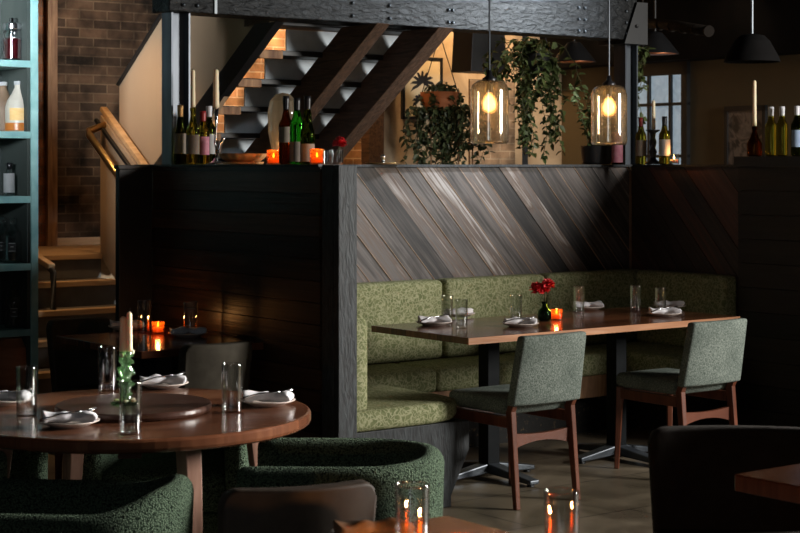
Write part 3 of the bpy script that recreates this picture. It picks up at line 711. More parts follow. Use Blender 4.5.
tumF = once(S, 'tumF', tumbler_make(.036, .145))
tumF((.025, 3.45, .75), 0, 'blurry tumbler at the bottom edge, left one on the foreground table', 'tumblers on the foreground table')
tumF((.325, 3.38, .75), 0, 'blurry tumbler at the bottom edge, right one on the foreground table', 'tumblers on the foreground table')

def plate_make():
    t = thing('plate', '', 'plate'); r = .092
    MB().lathe([(.055, 0), (.06, .003), (r-.006, .014), (r, .0175), (r-.001, .0195), (r-.010, .017), (.062, .0065), (.002, .006)], 48).build('dish', 'porcelain', t, smooth=True)
    return t
def napkin_make(seed):
    def f():
        rn = random.Random(seed); bm = MB(); nx, ny = 22, 9; V_ = []
        for i in range(nx+1):                                   # a loose roll / fold of linen, thick, with a pinched waist
            s = i/nx; x = (s-.5)*.155; pin = 1-.45*math.exp(-((s-.55)/.12)**2); ring = []
            for j in range(14):
                a = 2*PI*j/14; ry = .034*pin*(1+.18*math.sin(5*a+s*6+seed)); rz = .017*pin**.4*(1+.22*math.sin(3*a+s*9+seed*2)+.2*math.sin(s*14+seed))
                ring.append(bm.bm.verts.new((x+.006*math.sin(a*2+seed), ry*math.cos(a)+.010*math.sin(s*4), .0175+max(-.016, rz*math.sin(a)))))
            V_.append(ring)
        for A, B in zip(V_, V_[1:]):
            for k in range(14): bm.bm.faces.new((A[k], A[(k+1) % 14], B[(k+1) % 14], B[k]))
        bm.bm.faces.new(V_[0][::-1]); bm.bm.faces.new(V_[-1])
        o = bm.build('napkin', 'napkin', None, smooth=True); return tag(o, '', 'napkin')
    return f
def fork_make():
    t = thing('fork', '', 'fork'); mb = MB()
    pts = [(-.095, 0, .004), (-.03, 0, .010), (.03, 0, .006), (.045, 0, .004)]
    mb.tube([Vector(p) for p in pts], [.0042, .0025, .0025, .004], 8).build('handle', 'chrome', t, smooth=True)
    for k in range(4):
        y = (k-1.5)*.0055; MB().tube([(.043, y*.6, .004), (.055, y, .001), (.088, y, .006)], .0014, 6).build('tine', 'chrome', t, smooth=True)
    return t
plate = once(S, 'plate', plate_make); nap = [once(S, 'nap%d' % i, napkin_make(i+1)) for i in range(3)]; fork = once(S, 'fork', fork_make)
def candlelit_nap():
    o = napkin_make(2)(); o.data.materials[0] = fabric('candle-tinted linen napkin', (.16, .09, .05), (.24, .14, .08), 150, .3); return o  # the candle's warm tint is put into the linen colour
napB = once(S, 'napB', candlelit_nap)
def setting(px, py, where, rot, kind, k, fk=True, grp='', z=.75):
    p = on(px, py, z)
    plate(p, 0, 'pale stoneware plate '+where, 'plates '+grp)
    (nap[k % 3] if 'foreground' not in where else napB)(p+Vector((0, 0, .008)), rot, ('folded grey' if 'foreground' not in where else 'folded candle-tinted')+' linen napkin on the plate '+where, 'napkins '+grp)
    if fk:
        f = fork(p+Vector((.012*math.sin(rot), -.012*math.cos(rot), .034)), rot+.5, 'steel fork resting on the napkin '+where, 'forks '+grp); f.rotation_euler = (0, -.12, rot+.5)
G = 'on the long table'
setting(434, 325, 'at the near left end of the long table', .2, 0, 0, True, G)
setting(458, 316.5, 'at the far left end of the long table', .9, 0, 1, False, G)
setting(520.5, 326.5, 'left of the red flowers', -.1, 0, 2, True, G)
setting(588, 309.5, 'right of the amber votive', .1, 0, 0, False, G)
setting(664.5, 316, 'at the near right end of the long table', .05, 0, 1, True, G)
setting(669, 308.5, 'at the far right end of the long table', -.05, 0, 2, False, G)
G = 'on the round table'
setting(69.5, 426, 'at the near side of the round table', .1, 0, 1, True, G)
setting(6, 404, 'at the left edge of the picture', -.2, 0, 0, True, G)
setting(163, 387.5, 'at the far side of the round table', .15, 0, 2, True, G)
setting(268, 405, 'at the right side of the round table', -.15, 0, 0, True, G)
G = 'on the small table'
setting(127, 329.5, 'at the far side of the small table', .1, 0, 1, False, G)
setting(188, 336.5, 'at the near side of the small table', .3, 0, 2, False, G)
setting(372, 541, 'on the orange brown foreground table', .3, 0, 1, False, 'on the foreground table')

# votives
def votive_make(m, h=.058, r=.031, amber=True):
    def f():
        t = thing('votive_candle', '', 'candle')
        MB().lathe([(.002, 0), (r-.003, 0), (r, .006), (r*1.02, h-.001), (r*1.0, h), (r-.004, h-.001), (r-.004, .008), (.002, .007)], 28).build('glass_cup', m, t, smooth=True)
        MB().lathe([(.002, .0075), (r-.006, .0085), (r-.006, .030), (.002, .029)], 20).build('wax', 'wax_warm' if amber else 'wax', t, smooth=True)
        MB().lathe([(.001, .032), (.005, .037), (.0045, .042), (.001, .054)], 10).build('flame', 'flame', t, smooth=True)
        point('flame_light', (0, 0, h+.012), .45, (1, .42, .12), .008, t)
        return t
    return f
vot = once(S, 'vot', votive_make(M['amber_glass']))
vot(on(556.5, 320, .75), 0, 'lit amber glass votive beside the vase of red flowers on the long table')
vot(on(158, 333.5, .75), 0, 'lit amber glass votive on the small table by the partition')
fv = vot((.12, 3.36, .75), 0, 'lit amber votive between the tumblers on the foreground table')
for ch in fv.children:
    if ch.type == 'LIGHT': ch.data = ch.data.copy(); ch.data.energy = 6
# flower vase
def flowers(t, n, c, rad, sc):
    rn = random.Random(3+n)
    for k in range(n):
        d = Vector((rn.uniform(-1, 1), rn.uniform(-.8, .8), rn.uniform(-.3, .6))); p = Vector(c)+d*rad
        MB().tube([(0, 0, sc*.3), Vector((d.x*.01, d.y*.01, c[2]*.7)), p], .0018, 6).build('stem', 'stem', t)
        mb = MB()
        for i in range(46):
            a = rn.uniform(0, 2*PI); el = rn.uniform(-.2, 1.4); dd = Vector((math.cos(a)*math.cos(el), math.sin(a)*math.cos(el), math.sin(el)))
            mb.leaf(p+dd*.002, dd, Vector((rn.uniform(-1, 1), rn.uniform(-1, 1), 1)), sc*rn.uniform(.24, .34), sc*.22)
        mb.build('flower_head', 'petal', t)
t = thing('flower_vase', 'green-black glass vase holding red carnations on the long table', 'vase', on(544.5, 321, .75))
MB().lathe([(.002, 0), (.026, 0), (.034, .012), (.036, .035), (.030, .055), (.015, .07), (.012, .085), (.017, .10), (.0155, .10), (.010, .086), (.012, .07), (.027, .054), (.032, .035), (.030, .014), (.002, .006)], 28).build('glass_body', glass('smoky green vase glass', (.35, .5, .3)), t, smooth=True)
MB().lathe([(.002, .007), (.029, .015), (.0315, .034), (.026, .05), (.002, .05)], 24).build('water', M['bottle_dark'], t, smooth=True)
flowers(t, 6, (0, 0, .165), .045, .12)

# green glass candlestick with two tapers
p = on(126, 404, .776)
t = thing('candlestick', 'green bubbled glass candlestick with dripping wax on the turntable', 'candlestick', p)
MB().lathe([(.002, 0), (.048, 0), (.05, .006), (.03, .012), (.015, .022), (.022, .035), (.014, .048), (.026, .065), (.014, .082), (.024, .10), (.027, .112), (.013, .125), (.025, .14), (.014, .15), (.022, .160), (.022, .17), (.002, .17)], 28).build('stem', 'green_glass', t, smooth=True)
mb = MB()
for k in range(12):
    a = k*.53*PI; mb.ball((.025*math.cos(a), .025*math.sin(a), .065+.0085*k), .0065, 1)
mb.build('glass_bead', 'green_glass', t, smooth=True)
mb = MB()
for k in range(14):
    a = k*2.4; mb.ball((.036*math.cos(a)*random.uniform(.5, 1.1), .036*math.sin(a)*random.uniform(.5, 1.1), .013), random.uniform(.005, .010), 1, (1, 1, .6))
for k in range(9):
    a = k*2.1; mb.ball((.020*math.cos(a), .020*math.sin(a), .168-.004*(k % 3)), random.uniform(.006, .009), 1, (1, 1, 1.3))
mb.build('wax_drips', 'wax', t, smooth=True)
def taper(name, label, loc, h, r=.011, tilt=0, twist=False):
    t = thing(name, label, 'candle', loc); 
    prof = [(.002, 0), (r, .0005)]+[(r*(1-.18*k/10)*(1+.04*math.sin(k*2.2)), h*k/10) for k in range(1, 11)]+[(r*.5, h+.006), (.002, h+.008)]
    MB().lathe(prof, 16).build('wax', 'wax', t, smooth=True)
    MB().tube([(0, 0, h+.006), (.001, 0, h+.012), (.003, 0, h+.018)], .0011, 6).build('wick', 'black', t)
    t.rotation_euler = (0, tilt, 0)
taper('taper_candle', 'ivory taper candle in the green candlestick, left of the pair', p+Vector((-.009, 0, .171)), .105, .013)
taper('taper_candle', 'ivory taper candle in the green candlestick, right of the pair with long wick', p+Vector((.011, -.002, .171)), .12, .011)

# ------------------------------------------------------------------ bottles on the ledge
def wrap_label(R, z0, z1, paper, t, mid=-PI/2, span=2.5):
    mb = MB(); n = 14; a0 = mid-span/2
    vi = [[mb.bm.verts.new((R*math.cos(a0+span*i/n), R*math.sin(a0+span*i/n), zq)) for zq in (z0, z1)] for i in range(n+1)]
    vo = [[mb.bm.verts.new(((R+.0006)*math.cos(a0+span*i/n), (R+.0006)*math.sin(a0+span*i/n), zq)) for zq in (z0, z1)] for i in range(n+1)]
    for i in range(n):
        for g in (vi, vo): mb.bm.faces.new((g[i][0], g[i+1][0], g[i+1][1], g[i][1]))
        for q in (0, 1): mb.bm.faces.new((vi[i][q], vi[i+1][q], vo[i+1][q], vo[i][q]))
    for i in (0, n): mb.bm.faces.new((vi[i][0], vi[i][1], vo[i][1], vo[i][0]))
    mb.build('paper_label', paper, t)
def bottle(px, py_base, Y, h, glassm, lab, foil='foil_black', paper='paper', r=.034, neck=.30, z=None, candle=None, label_z=(.18, .52), shape='bordeaux', name='wine_bottle', cat='bottle', grp=None):
    zz = TOPZ+.008 if z is None else z
    loc = Vector(((px-400)/FPX*Y, Y, zz)); t = thing(name, lab, cat, loc, 0, grp); H = h
    sh = H*(1-neck) if shape == 'bordeaux' else H*(1-neck)*.82
    nr = .0135
    prof = [(.002, .006), (r*.75, .0), (r, .006), (r, sh*.86), (r*.93, sh*.92), (r*.6, sh*1.02), (nr*1.15, sh*1.14), (nr, sh*1.2), (nr, H-.018), (nr+.002, H-.016), (nr+.002, H-.004), (nr, H), (.002, H)]
    if shape == 'burgundy': prof = [(.002, .006), (r*.75, 0), (r, .006), (r, sh*.72), (r*.9, sh*.85), (r*.62, sh*1.05), (nr*1.4, sh*1.28), (nr, sh*1.4), (nr, H-.018), (nr+.002, H-.016), (nr+.002, H-.004), (nr, H), (.002, H)]
    MB().lathe(prof, 24).build('glass_body', glassm, t, smooth=True)
    if foil: MB().lathe([(nr+.0008, H*.80), (nr+.0028, H-.017), (nr+.0028, H+.0006), (.002, H+.001)], 20).build('foil', foil, t, smooth=True)
    if paper:
        wrap_label(r+.0008, H*label_z[0], H*label_z[1], paper, t)
    if candle: taper('taper_candle', candle[0], loc+Vector((0, 0, H+.002)), candle[1], .0125)
    return t
YL = 8.58     # left ledge depth
bottle(180.5, 162, 8.50, .30, 'bottle_dark', 'dark wine bottle with gold foil in front of the bluish steel column', 'foil_gold', 'paper', shape='burgundy')
bottle(193, 162, 8.42, .285, 'bottle_olive', 'olive wine bottle holding a taper candle, left on the ledge', None, 'paper', candle=('ivory taper candle stuck in the olive wine bottle', .18))
bottle(203, 162, 8.52, .27, 'bottle_olive', 'olive wine bottle with a pink label behind the silver candlestick', 'foil_red', 'paper_pink')
bottle(209, 162, 8.66, .30, 'bottle_dark', 'dark slender wine bottle behind the silver candlestick', 'foil_white', 'paper_white', r=.033)
def lw(px, b): a = booth(px, b); return W(a, b, TOPZ+.008)
t = thing('silver_candlestick', 'twisted silver candlestick with curved leaf arm on the ledge', 'candlestick', Vector(((216-400)/FPX*8.45, 8.45, TOPZ+.008)))
MB().lathe([(.002, 0), (.055, 0), (.056, .004), (.03, .012), (.014, .02), (.010, .03), (.002, .03)], 28).build('foot', 'chrome', t, smooth=True)
MB().tube([(0, 0, .025), (.004, 0, .06), (-.006, 0, .11), (.002, 0, .20), (0, 0, .285)], [.009, .006, .005, .006, .015], 12).build('stem', 'chrome', t, smooth=True)
MB().tube([(0, 0, .025), (.016, 0, .06), (.018, 0, .095), (.036, 0, .13), (.048, 0, .14)], [.008, .012, .011, .009, .002], 12).build('leaf_arm', 'chrome', t, smooth=True)
taper('taper_candle', 'thick cream candle standing in the silver candlestick', Vector(((216-400)/FPX*8.45, 8.45, TOPZ+.008+.286)), .185, .0165)
# wooden bowl tray
t = thing('wooden_bowl', 'pale fluted wooden bowl on the ledge beside the votive', 'bowl', Vector(((243-400)/FPX*8.35, 8.35, TOPZ+.009)), .2)
MB().lathe([(.002, .0), (.10, .0), (.105, .012), (.002, .012)], 32).build('base_board', 'bowl_wood', t, smooth=True)
bm = MB(); seg = 64; rings = []
for r_, z_ in ((.002, .013), (.085, .013), (.105, .03), (.122, .052), (.118, .053), (.10, .033), (.08, .020), (.002, .019)):
    rings.append([bm.bm.verts.new((r_*(1+.03*math.cos(16*2*PI*k/seg) if r_ > .09 else r_)*math.cos(2*PI*k/seg) if False else r_*(1+(.035*math.cos(16*2*PI*k/seg) if r_ > .09 else 0))*math.cos(2*PI*k/seg), r_*(1+(.035*math.cos(16*2*PI*k/seg) if r_ > .09 else 0))*math.sin(2*PI*k/seg), z_)) for k in range(seg)])
for A_, B_ in zip(rings, rings[1:]):
    for k in range(seg): bm.bm.faces.new((A_[k], A_[(k+1) % seg], B_[(k+1) % seg], B_[k]))
bm.bm.faces.new(rings[0]); bm.bm.faces.new(rings[-1])
bm.build('bowl', 'bowl_wood', t, smooth=True)
votL = once(S, 'votL', votive_make(M['amber_glass'], .07, .033))
votL(Vector(((273.5-400)/FPX*8.10, 8.10, TOPZ+.008)), 0, 'lit red-amber votive on the ledge beside the wooden bowl')
votL(Vector(((317-400)/FPX*7.55, 7.55, TOPZ+.008)), 0, 'lit patterned amber votive on the ledge left of the red flower')
bottle(286, 162, 8.0, .325, 'bottle_brown', 'tall brown wine bottle with black neck, left of the group of three', 'foil_black', 'paper', r=.034, neck=.34, label_z=(.32, .55))
bottle(297, 162, 7.85, .31, 'bottle_green', 'bright green wine bottle in the middle of the group of three', 'foil_black', 'paper', r=.034, shape='bordeaux', label_z=(.04, .34))
bottle(307.5, 162, 7.75, .315, 'bottle_dark', 'dark wine bottle, right of the group of three on the ledge', 'foil_black', 'paper', r=.034, shape='burgundy', label_z=(.04, .3))
# clear carafe-like glass disc behind
t = thing('glass_carafe', 'large clear glass carafe behind the green wine bottle', 'carafe', Vector(((283-400)/FPX*8.2, 8.2, TOPZ+.008)))
MB().lathe([(.002, 0), (.045, 0), (.05, .02), (.058, .08), (.073, .16), (.075, .25), (.064, .31), (.035, .342), (.002, .35), (.002, .346), (.034, .338), (.060, .308), (.071, .25), (.069, .16), (.054, .08), (.046, .02), (.002, .006)], 32).build('glass_body', thin('milky beige glass', (.80, .74, .64), .6, .1, .5), t, smooth=True)
t = thing('flower_glass', 'short clear glass holding a red carnation on the end of the ledge', 'vase', Vector(((337-400)/FPX*7.28, 7.28, TOPZ+.009)))
MB().lathe([(.002, 0), (.025, 0), (.027, .004), (.028, .065), (.0255, .065), (.0245, .008), (.002, .007)], 28).build('glass_body', 'glass', t, smooth=True)
flowers(t, 3, (0, 0, .085), .016, .10)
t = thing('flower_glass', 'tiny clear glass with white candle beside the patterned votive', 'glass', Vector(((327-400)/FPX*7.42, 7.42, TOPZ+.009)))
MB().lathe([(.002, 0), (.018, 0), (.02, .06), (.018, .06), (.016, .006), (.002, .005)], 24).build('glass_body', 'glass', t, smooth=True)
# dish beyond, on the ledge
t = thing('serving_dish', 'flat dark dish with a small metal knob on the ledge before the plaster wall', 'dish', W(booth(383, 1.52), 1.52, TOPZ+.009), TH)
MB().lathe([(.002, 0), (.07, 0), (.10, .006), (.098, .009), (.002, .008)], 32).build('dish', 'brass', t, smooth=True)
MB().lathe([(.02, .008), (.008, .014), (.006, .03), (.016, .038), (.012, .052), (.002, .056)], 20).build('knob', 'chrome', t, smooth=True)
# right side of the ledge
bottle(617, 164, 10.3, .25, 'bottle_brown', 'wine bottle with a pink label beside the black plant pot', None, 'paper_pink', label_z=(.05, .8), r=.035)
bottle(641, 164, 10.25, .285, 'bottle_olive', 'olive wine bottle with cream label left of the black candle holder', 'foil_red', 'paper')
bottle(664.5, 164, 10.15, .29, 'bottle_olive', 'olive wine bottle with white label right of the black candle holder', 'foil_black', 'paper_white')
Yc = 10.2
t = thing('candle_holder', 'turned black candle holder in front of the frosted window', 'candlestick', Vector(((653-400)/FPX*Yc, Yc, TOPZ+.009)))
MB().lathe([(.002, 0), (.045, 0), (.046, .01), (.02, .03), (.015, .05), (.025, .075), (.014, .10), (.020, .12), (.022, .14), (.014, .16), (.018, .19), (.043, .205), (.043, .21), (.002, .21)], 28).build('turned_stem', 'foil_black', t, smooth=True)
taper('taper_candle', 'twisted ivory candle on the black candle holder', Vector(((653.5-400)/FPX*Yc, Yc, TOPZ+.22)), .17, .0125)
votC = once(S, 'votC', votive_make(M['glass'], .062, .031, False))
votC(Vector(((674-400)/FPX*10.1, 10.1, TOPZ+.009)), 0, 'lit clear glass votive at the right of the frosted window')
ZR = 1.601
for px, Y, h, g, l, fo, pa in ((771, 9.15, .285, 'bottle_olive', 'olive wine bottle right of the candle bottle, on the raised shelf', 'foil_white', None), (782, 9.1, .285, 'bottle_olive', 'middle olive wine bottle on the raised shelf at right', 'foil_white', None),
                       (797, 9.0, .285, 'bottle_dark', 'wine bottle with blue label at the right edge of the frame', 'foil_white', 'paper_blue')):
    pb = on  # placed on the raised right shelf
    a = None
    # slide along the wall top so that it stands on the shelf
    r_ = (px-400)/FPX; aa = RW+.07; bb = (A0.x+U.x*aa-r_*(A0.y+U.y*aa))/(r_*V.y-V.x); P = W(aa, bb)
    bottle(px, 0, P.y, h, g, l, fo, pa, z=ZR, r=.034)
def rshelf(px):
    r_ = (px-400)/FPX; aa = RW+.07; bb = (A0.x+U.x*aa-r_*(A0.y+U.y*aa))/(r_*V.y-V.x); return W(aa, bb, ZR)
P = rshelf(754.5)
bottle(754.5, 0, P.y, .175, 'bottle_brown', 'squat brown bottle holding a tall candle on the raised shelf', None, None, z=ZR, r=.043, shape='burgundy', candle=('tall twisted cream candle in the squat brown bottle', .26))

# ------------------------------------------------------------------ plants
def trailing(mb, sb, top, n, spread, length, rn, L=.055, droop=1.0):
    for k in range(n):
        a = rn.uniform(0, 2*PI); r = rn.uniform(0, spread); p = Vector(top)+Vector((math.cos(a)*r*.4, math.sin(a)*r*.4, rn.uniform(0, .04)))
        d = Vector((math.cos(a)*r, math.sin(a)*r*.7, 0)); ln_ = length*rn.uniform(.3, 1); steps = max(4, int(ln_/.035)); pts = []
        for i in range(steps+1):
            s = i/steps; q = p+d*min(1, s*2.2)*.9+Vector((.02*math.sin(s*9+k), .02*math.cos(s*7+k), .05*math.sin(min(1, s*3)*PI)-ln_*s*droop)); pts.append(q)
            for _ in range(2):
                dd = Vector((rn.uniform(-1, 1), rn.uniform(-1, 1), rn.uniform(-1.1, .3)))
                mb.leaf(q, dd, Vector((rn.uniform(-1, 1), rn.uniform(-1, .2), 1)), L*rn.uniform(.6, 1.2), L*rn.uniform(.45, .75))
        sb.tube(pts, .0022, 5)
def P3(px, py, Y): return Vector(((px-400)/FPX*Y, Y, E+(HOR-py)*Y/FPX))
rn = random.Random(11)
# hanging terracotta pot
c = P3(440, 100, 12.9)
t = thing('hanging_plant', 'ivy spilling from a ribbed terracotta pot before the plaster wall', 'plant', c)
mb = MB(); seg = 48; rings = []
for r_, z_ in ((.002, -.11), (.09, -.11), (.13, -.04), (.15, .06), (.135, .06), (.12, -.03), (.002, -.05)):
    rings.append([mb.bm.verts.new((r_*(1+.03*math.cos(12*2*PI*k/seg))*math.cos(2*PI*k/seg), r_*(1+.03*math.cos(12*2*PI*k/seg))*math.sin(2*PI*k/seg), z_)) for k in range(seg)])
for A_, B_ in zip(rings, rings[1:]):
    for k in range(seg): mb.bm.faces.new((A_[k], A_[(k+1) % seg], B_[(k+1) % seg], B_[k]))
mb.bm.faces.new(rings[0]); mb.bm.faces.new(rings[-1])
mb.build('pot', 'terracotta', t, smooth=True)
MB().tube([(.14, 0, .05), (0, 0, .5), (0, 0, 3.6-c.z)], .004, 6).tube([(-.14, 0, .05), (0, 0, .5)], .004, 6).build('hanger', 'black', t)
f, s = MB(), MB(); trailing(f, s, (0, 0, .07), 26, .17, .22, rn, .06); trailing(f, s, (.0, 0, .05), 26, .15, .62, rn, .055); trailing(f, s, (.12, 0, .02), 14, .12, .55, rn, .055)
f.build('foliage', 'leaf_dark', t); s.build('stem', 'stem', t)
c = P3(447, 118, 12.15)
t = thing('ivy_screen', 'dense dark ivy on a small trellis below the terracotta pot', 'plant', Vector((c.x, c.y, 0)))
f, s = MB(), MB()
for k in range(5): trailing(f, s, (-.2+.1*k, 0, 1.93), 10, .09, .42, rn, .055)
f.build('foliage', 'leaf_dark', t); s.build('stem', 'stem', t)
mb = MB()
for k in range(5): mb.box(-.22+.1*k, -.21+.1*k, .01, .02, 0, 1.95)
for k in range(6): mb.box(-.24, .24, .02, .03, .3*k+.2, .3*k+.21)
mb.build('trellis', 'old_wood', t)
# big hanging plant between lamps
c = P3(535, 60, 11.8)
t = thing('trailing_plant', 'large plant with long trailing vines hanging behind the left pendant lamp', 'plant', c)
MB().lathe([(.002, -.08), (.08, -.08), (.12, .04), (.11, .04), (.002, .0)], 24).build('pot', 'black', t, smooth=True)
MB().tube([(.11, 0, .03), (0, 0, .4), (0, 0, 3.6-c.z)], .004, 6).tube([(-.11, 0, .03), (0, 0, .4)], .004, 6).build('hanger', 'black', t)
f, s = MB(), MB(); trailing(f, s, (-.02, 0, .10), 36, .26, .34, rn, .07); trailing(f, s, (-.10, 0, .02), 13, .16, .72, rn, .062); trailing(f, s, (.10, 0, -.02), 8, .15, .66, rn, .062)
f.build('foliage', 'leaf', t); s.build('stem', 'stem', t)
t = tag(MB().box(-.02, .02, -.02, .02, 0, 3.6).build('thin_post', 'black', None, P3(525, 100, 12.3)*1), 'thin black post behind the large trailing plant', 'post'); t.location.z = 0
# black pot plant on ledge
pl = W(booth(596.5, 1.58), 1.58, TOPZ+.009)
t = thing('potted_plant', 'vine in a round black pot on the ledge behind the right pendant lamp', 'plant', pl)
MB().lathe([(.002, 0), (.085, 0), (.09, .01), (.098, .115), (.088, .115), (.082, .09), (.002, .09)], 32).build('pot', 'foil_black', t, smooth=True)
f, s = MB(), MB()
for k in range(16):
    a = rn.uniform(0, 2*PI); rr = rn.uniform(.02, .10); h = rn.uniform(.2, .5); pts = []
    for i in range(12):
        q_ = i/11; q = Vector((math.cos(a)*rr*(.6+q_)-.03*q_, math.sin(a)*rr*(.6+q_), .09+h*q_-(.08*q_*q_))); pts.append(q)
        for _ in range(2): f.leaf(q, Vector((rn.uniform(-1, 1), rn.uniform(-1, 1), rn.uniform(-1, .4))), Vector((rn.uniform(-1, 1), -.5, 1)), rn.uniform(.03, .055), rn.uniform(.022, .035))
    s.tube(pts, .002, 5)
f.build('foliage', 'leaf', t); s.build('stem', 'stem', t)
# vine by window
c = P3(646, 62, 11.2)
t = thing('hanging_vine', 'thin leafy vine hanging beside the frosted window', 'plant', c)
f, s = MB(), MB(); trailing(f, s, (-.03, 0, .06), 3, .05, .60, rn, .06); trailing(f, s, (.0, 0, .05), 2, .05, .35, rn, .06)
f.build('foliage', 'leaf', t); s.build('stem', 'stem', t)
MB().tube([(-.02, 0, .05), (-.02, 0, 3.6-c.z)], .003, 6).build('hanger', 'black', t)

# ------------------------------------------------------------------ far wall things (on the far wall plane b = BB-.03)
def fw(px, py, off=.03):
    b = BB-.03-off; a = booth(px, b); p = W(a, b); z = E+(HOR-py)*p.y/FPX; return a, b, z
a0, b_, z0 = fw(403, 119); a1, _, z1 = fw(443, 58)
t = thing('leaf_print', 'framed print of dark palm leaves on the plaster wall', 'picture', W((a0+a1)/2, b_, (z0+z1)/2), TH); w2, h2 = (a1-a0)/2, (z1-z0)/2
MB().box(-w2, w2, 0, .03, h2-.02, h2).box(-w2, w2, 0, .03, -h2, -h2+.02).box(-w2, -w2+.02, 0, .03, -h2, h2).box(w2-.02, w2, 0, .03, -h2, h2).build('frame', 'foil_black', t)
MB().box(-w2+.01, w2-.01, .01, .025, -h2+.01, h2-.01).build('sheet', 'art_paper', t)
mb = MB()
for cx_, cz_, n_, L_ in ((.0, .04, 9, .13), (-.03, -.10, 7, .08)):
    for k in range(n_):
        an = math.radians(-20+220*k/(n_-1)); d = Vector((math.cos(an), 0, math.sin(an))); x = Vector((-d.z, 0, d.x)); c0 = Vector((cx_, .008, cz_))
        mb.prism([c0, c0+d*L_*.4+x*.016, c0+d*L_*.8+x*.010-Vector((0, 0, .01)), c0+d*L_-Vector((0, 0, .03)), c0+d*L_*.75-x*.012-Vector((0, 0, .01)), c0+d*L_*.4-x*.010], (0, .001, 0))
mb.build('leaf_motif', 'foil_black', t)
a0, b_, z0 = fw(420, 49); a1, _, z1 = fw(437, 38)
t = thing('wall_box', 'small cream box fixed high on the plaster wall', 'box', W((a0+a1)/2, b_, (z0+z1)/2), TH); w2, h2 = (a1-a0)/2, (z1-z0)/2
MB().box(-w2, w2, -.02, .03, -h2, h2).build('case', 'cream_box', t, bevel=.004)
MB().box(-w2*.65, w2*.65, -.025, -.02, -h2*.6, h2*.6).build('cover', 'paper', t)
# black box hanging from ceiling
a0, b_, z0 = fw(461, 72, .5); a1, _, z1 = fw(497, 36, .5)
t = thing('hanging_speaker', 'black tapered box hanging under the beam before the plaster wall', 'speaker', W((a0+a1)/2, b_, z0), TH); w2 = (a1-a0)/2
MB().hexa([(-w2, -.12, 0), (w2, -.12, 0), (w2, .12, 0), (-w2, .12, 0), (-w2*.85, -.12, .42), (w2*.85, -.12, .42), (w2*.85, .12, .42), (-w2*.85, .12, .42)]).build('case', 'black', t, bevel=.004)
MB().tube([(0, 0, .42), (0, 0, 3.6-z0)], .008, 6).build('rod', 'black', t)
# dark timber posts before plaster
for p0, p1, l in ((369, 384, 'dark timber post standing before the plaster wall'), ):
    b_ = BB-.3; a0, a1 = booth(p0, b_), booth(p1, b_)
    tag(MB().box(0, a1-a0, 0, .1, 0, 3.6).build('timber_post', 'timber', None, W(a0, b_, 0), TH), l, 'post')
a0, b_, z0 = fw(470, 165, .02)
struct('trim_8', MB().box(a0, booth(515, b_), b_-.0, BB-.03, 0, E+.7), bricks('pale brick', 0, (.35, .27, .2), (.28, .21, .15), (.42, .35, .27)))
# framed picture on right wall (olive)
def rw(px, py, off=.03):
    a = RR-off; r_ = (px-400)/FPX; b = (A0.x+U.x*a-r_*(A0.y+U.y*a))/(r_*V.y-V.x); P = W(a, b); return b, E+(HOR-py)*P.y/FPX, P
bq0, zq1, P0 = rw(765, 105); bq1, _, P1 = rw(724, 105); _, zq0, _ = rw(745, 172)
t = thing('framed_poster', 'dim framed poster with pale shapes on the olive wall', 'picture', W(RR-.03, (bq0+bq1)/2, (zq0+zq1)/2), TH); w2 = (bq1-bq0)/2; h2 = (zq1-zq0)/2
MB().box(-.0, .03, -w2, w2, h2-.04, h2).box(0, .03, -w2, w2, -h2, -h2+.03).box(0, .03, -w2, -w2+.03, -h2, h2).box(0, .03, w2-.03, w2, -h2, h2).build('frame', 'black', t)
pm = mat('dim poster print', (.03, .03, .03), .5); v_ = coords(pm, (1, 1, 1)); base(pm, ramp(pm, noise(pm, v_, 5, 4, 1.2), [(.42, (.03, .025, .022)), (.52, (.20, .17, .15)), (.6, (.05, .04, .035)), (.7, (.22, .19, .17))]))
MB().box(.012, .028, -w2+.02, w2-.02, -h2+.02, h2-.02).build('sheet', pm, t)

# ------------------------------------------------------------------ teal shelf unit at left with jars
YS = 8.9
def sx(px, Y=YS): return (px-400)/FPX*Y
def sz(py, Y=YS): return E+(HOR-py)*Y/FPX
SP = Vector((sx(38.5), YS, 0))
t = thing('shelf_unit', 'tall teal painted shelf unit at the left edge of the frame', 'shelf', SP, TH)
def shp(px, dy):                          # point on the shelf, dy behind its front edge, seen at pixel column px
    r = (px-400)/FPX; Q = SP+V*dy; tt = (Q.x-r*Q.y)/(r*U.y-U.x); return Q+U*tt
MB().box(-.042, 0, 0, .36, 0, 3.1).build('side_post', 'teal', t, bevel=.003)
MB().box(-.95, -.91, 0, .36, 0, 3.1).build('side_post', 'teal', t, bevel=.003)
MB().box(-.91, -.042, .34, .36, 0, 3.1).box(-.06, -.042, .01, .34, 0, 3.1).build('back_panel', noisy('shelf back panel', (.03, .04, .036), (.05, .06, .052), (4, 4, 4), .7, .1), t)
shelves = [62.5, 134, 199, 267, 333, 400]
def sz(py): return E+(HOR-py)*8.8/FPX
for y in shelves: MB().box(-.91, -.042, 0, .34, sz(y)-.022, sz(y)+.014).build('shelf_board', 'teal', t, bevel=.002)
def stz(y): return sz(y)+.0145
def jarthing(name, lab, cat, px, y, Y, parts):
    q_ = shp(px, Y); t = thing(name, lab, cat, (q_.x, q_.y, stz(y)))
    for nm, prof, m in parts: MB().lathe(prof, 28).build(nm, m, t, smooth=True)
    return t
Yj = .12
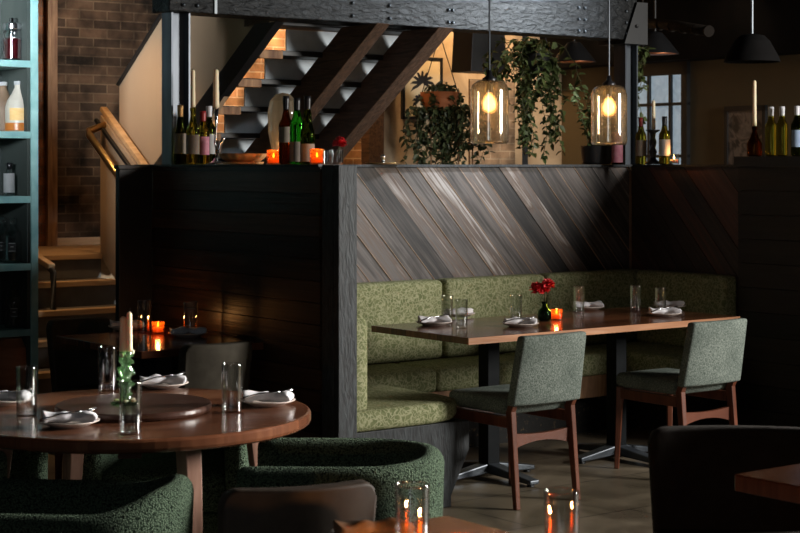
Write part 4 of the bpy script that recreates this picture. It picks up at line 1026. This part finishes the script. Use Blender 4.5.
jarthing('glass_jar', 'lidded glass jar of dark red liquid on the top shelf', 'jar', 13, 62.5, Yj,
  [('glass_body', [(.002, 0), (.055, 0), (.058, .01), (.058, .14), (.05, .16), (.048, .165), (.045, .16), (.053, .14), (.053, .012), (.002, .006)], 'glass'), ('liquid', [(.002, .007), (.051, .013), (.051, .12), (.002, .12)], mat('dark red liquid', (.06, .004, .006), .2)), ('lid', [(.05, .166), (.054, .17), (.052, .20), (.02, .21), (.02, .23), (.002, .232)], 'chrome')])
t = jarthing('plastic_jug', 'cloudy plastic jug with yellow label and amber liquid on the shelf', 'jug', 18.5, 134, Yj,
  [('jug_body', [(.002, 0), (.066, 0), (.07, .01), (.07, .13), (.06, .165), (.035, .205), (.021, .235), (.021, .25), (.002, .25)], 'plastic'), ('cap', [(.022, .25), (.024, .252), (.024, .27), (.002, .272)], 'paper_white'), ('amber_liquid', [(.0705, .005), (.0712, .008), (.0712, .045), (.0705, .047)], 'cider')])
wrap_label(.0708, .06, .125, noisy('yellow label', (.75, .45, .15), (.8, .55, .25), (20, 20, 60), .8, .01), t, -1.3, 1.5)
jarthing('plastic_jug', 'dim second plastic jug behind the yellow labelled jug', 'jug', 3, 134, .26,
  [('jug_body', [(.002, 0), (.066, 0), (.07, .01), (.07, .13), (.06, .165), (.035, .205), (.021, .235), (.021, .25), (.002, .25)], noisy('dim brown plastic', (.16, .10, .06), (.2, .13, .08))), ('cap', [(.022, .25), (.024, .252), (.024, .27), (.002, .272)], 'paper_white')])
for px, h, g, l, pa, fo, Yb in ((9.5, .175, 'glass', 'small bottle with white label, left on the third shelf', 'paper_white', 'foil_black', Yj), (24, .235, 'bottle_dark', 'dark bottle with red and cream label on the third shelf', 'paper_orange', 'foil_black', Yj+.04),):
    bottle(px, 0, shp(px, Yb).y, h, g, l, fo, pa, z=stz(199), r=.03, label_z=(.1, .68) if px < 15 else (.38, .66))
bottle(15.5, 0, shp(15.5, Yj+.1).y, .18, 'glass', 'small bottle with white label behind its twin on the third shelf', 'foil_black', 'paper_white', z=stz(199), r=.028, label_z=(.1, .68))
dec = [('glass_body', [(.002, 0), (.05, 0), (.056, .01), (.056, .14), (.045, .165), (.02, .18), (.018, .20), (.016, .20), (.017, .178), (.042, .160), (.051, .138), (.051, .012), (.002, .006)], 'glass'), ('stopper', [(.012, .195), (.022, .215), (.02, .235), (.002, .24)], 'glass')]
for px, y, l, Y_ in ((13, 267, 'clear glass decanter with stopper on the fourth shelf', Yj), (3, 267, 'clear glass decanter partly behind another on the fourth shelf', .25), (15, 333, 'dark glass decanter with printed label on the lowest visible shelf', Yj)):
    t = jarthing('glass_decanter', l, 'decanter', px, y, Y_, dec if y < 300 else [(n_, p_, M['smoke_glass']) for n_, p_, _ in dec])
    MB().box(-.012, .028, -.0578, -.0568, .06, .11).build('label_back', 'black', t)
    MB().box(-.010, .026, -.0586, -.0578, .063, .066).box(-.010, .026, -.0586, -.0578, .104, .107).box(-.0, .016, -.0586, -.0578, .085, .089).build('label_lines', 'paper_white', t)
t = jarthing('terracotta_jar', 'big terracotta coloured jar below the lowest visible shelf', 'jar', 12, 400, Yj, [('jar_body', [(.002, 0), (.06, 0), (.1, .06), (.11, .16), (.10, .25), (.06, .29), (.06, .30), (.002, .30)], M['terracotta'])])
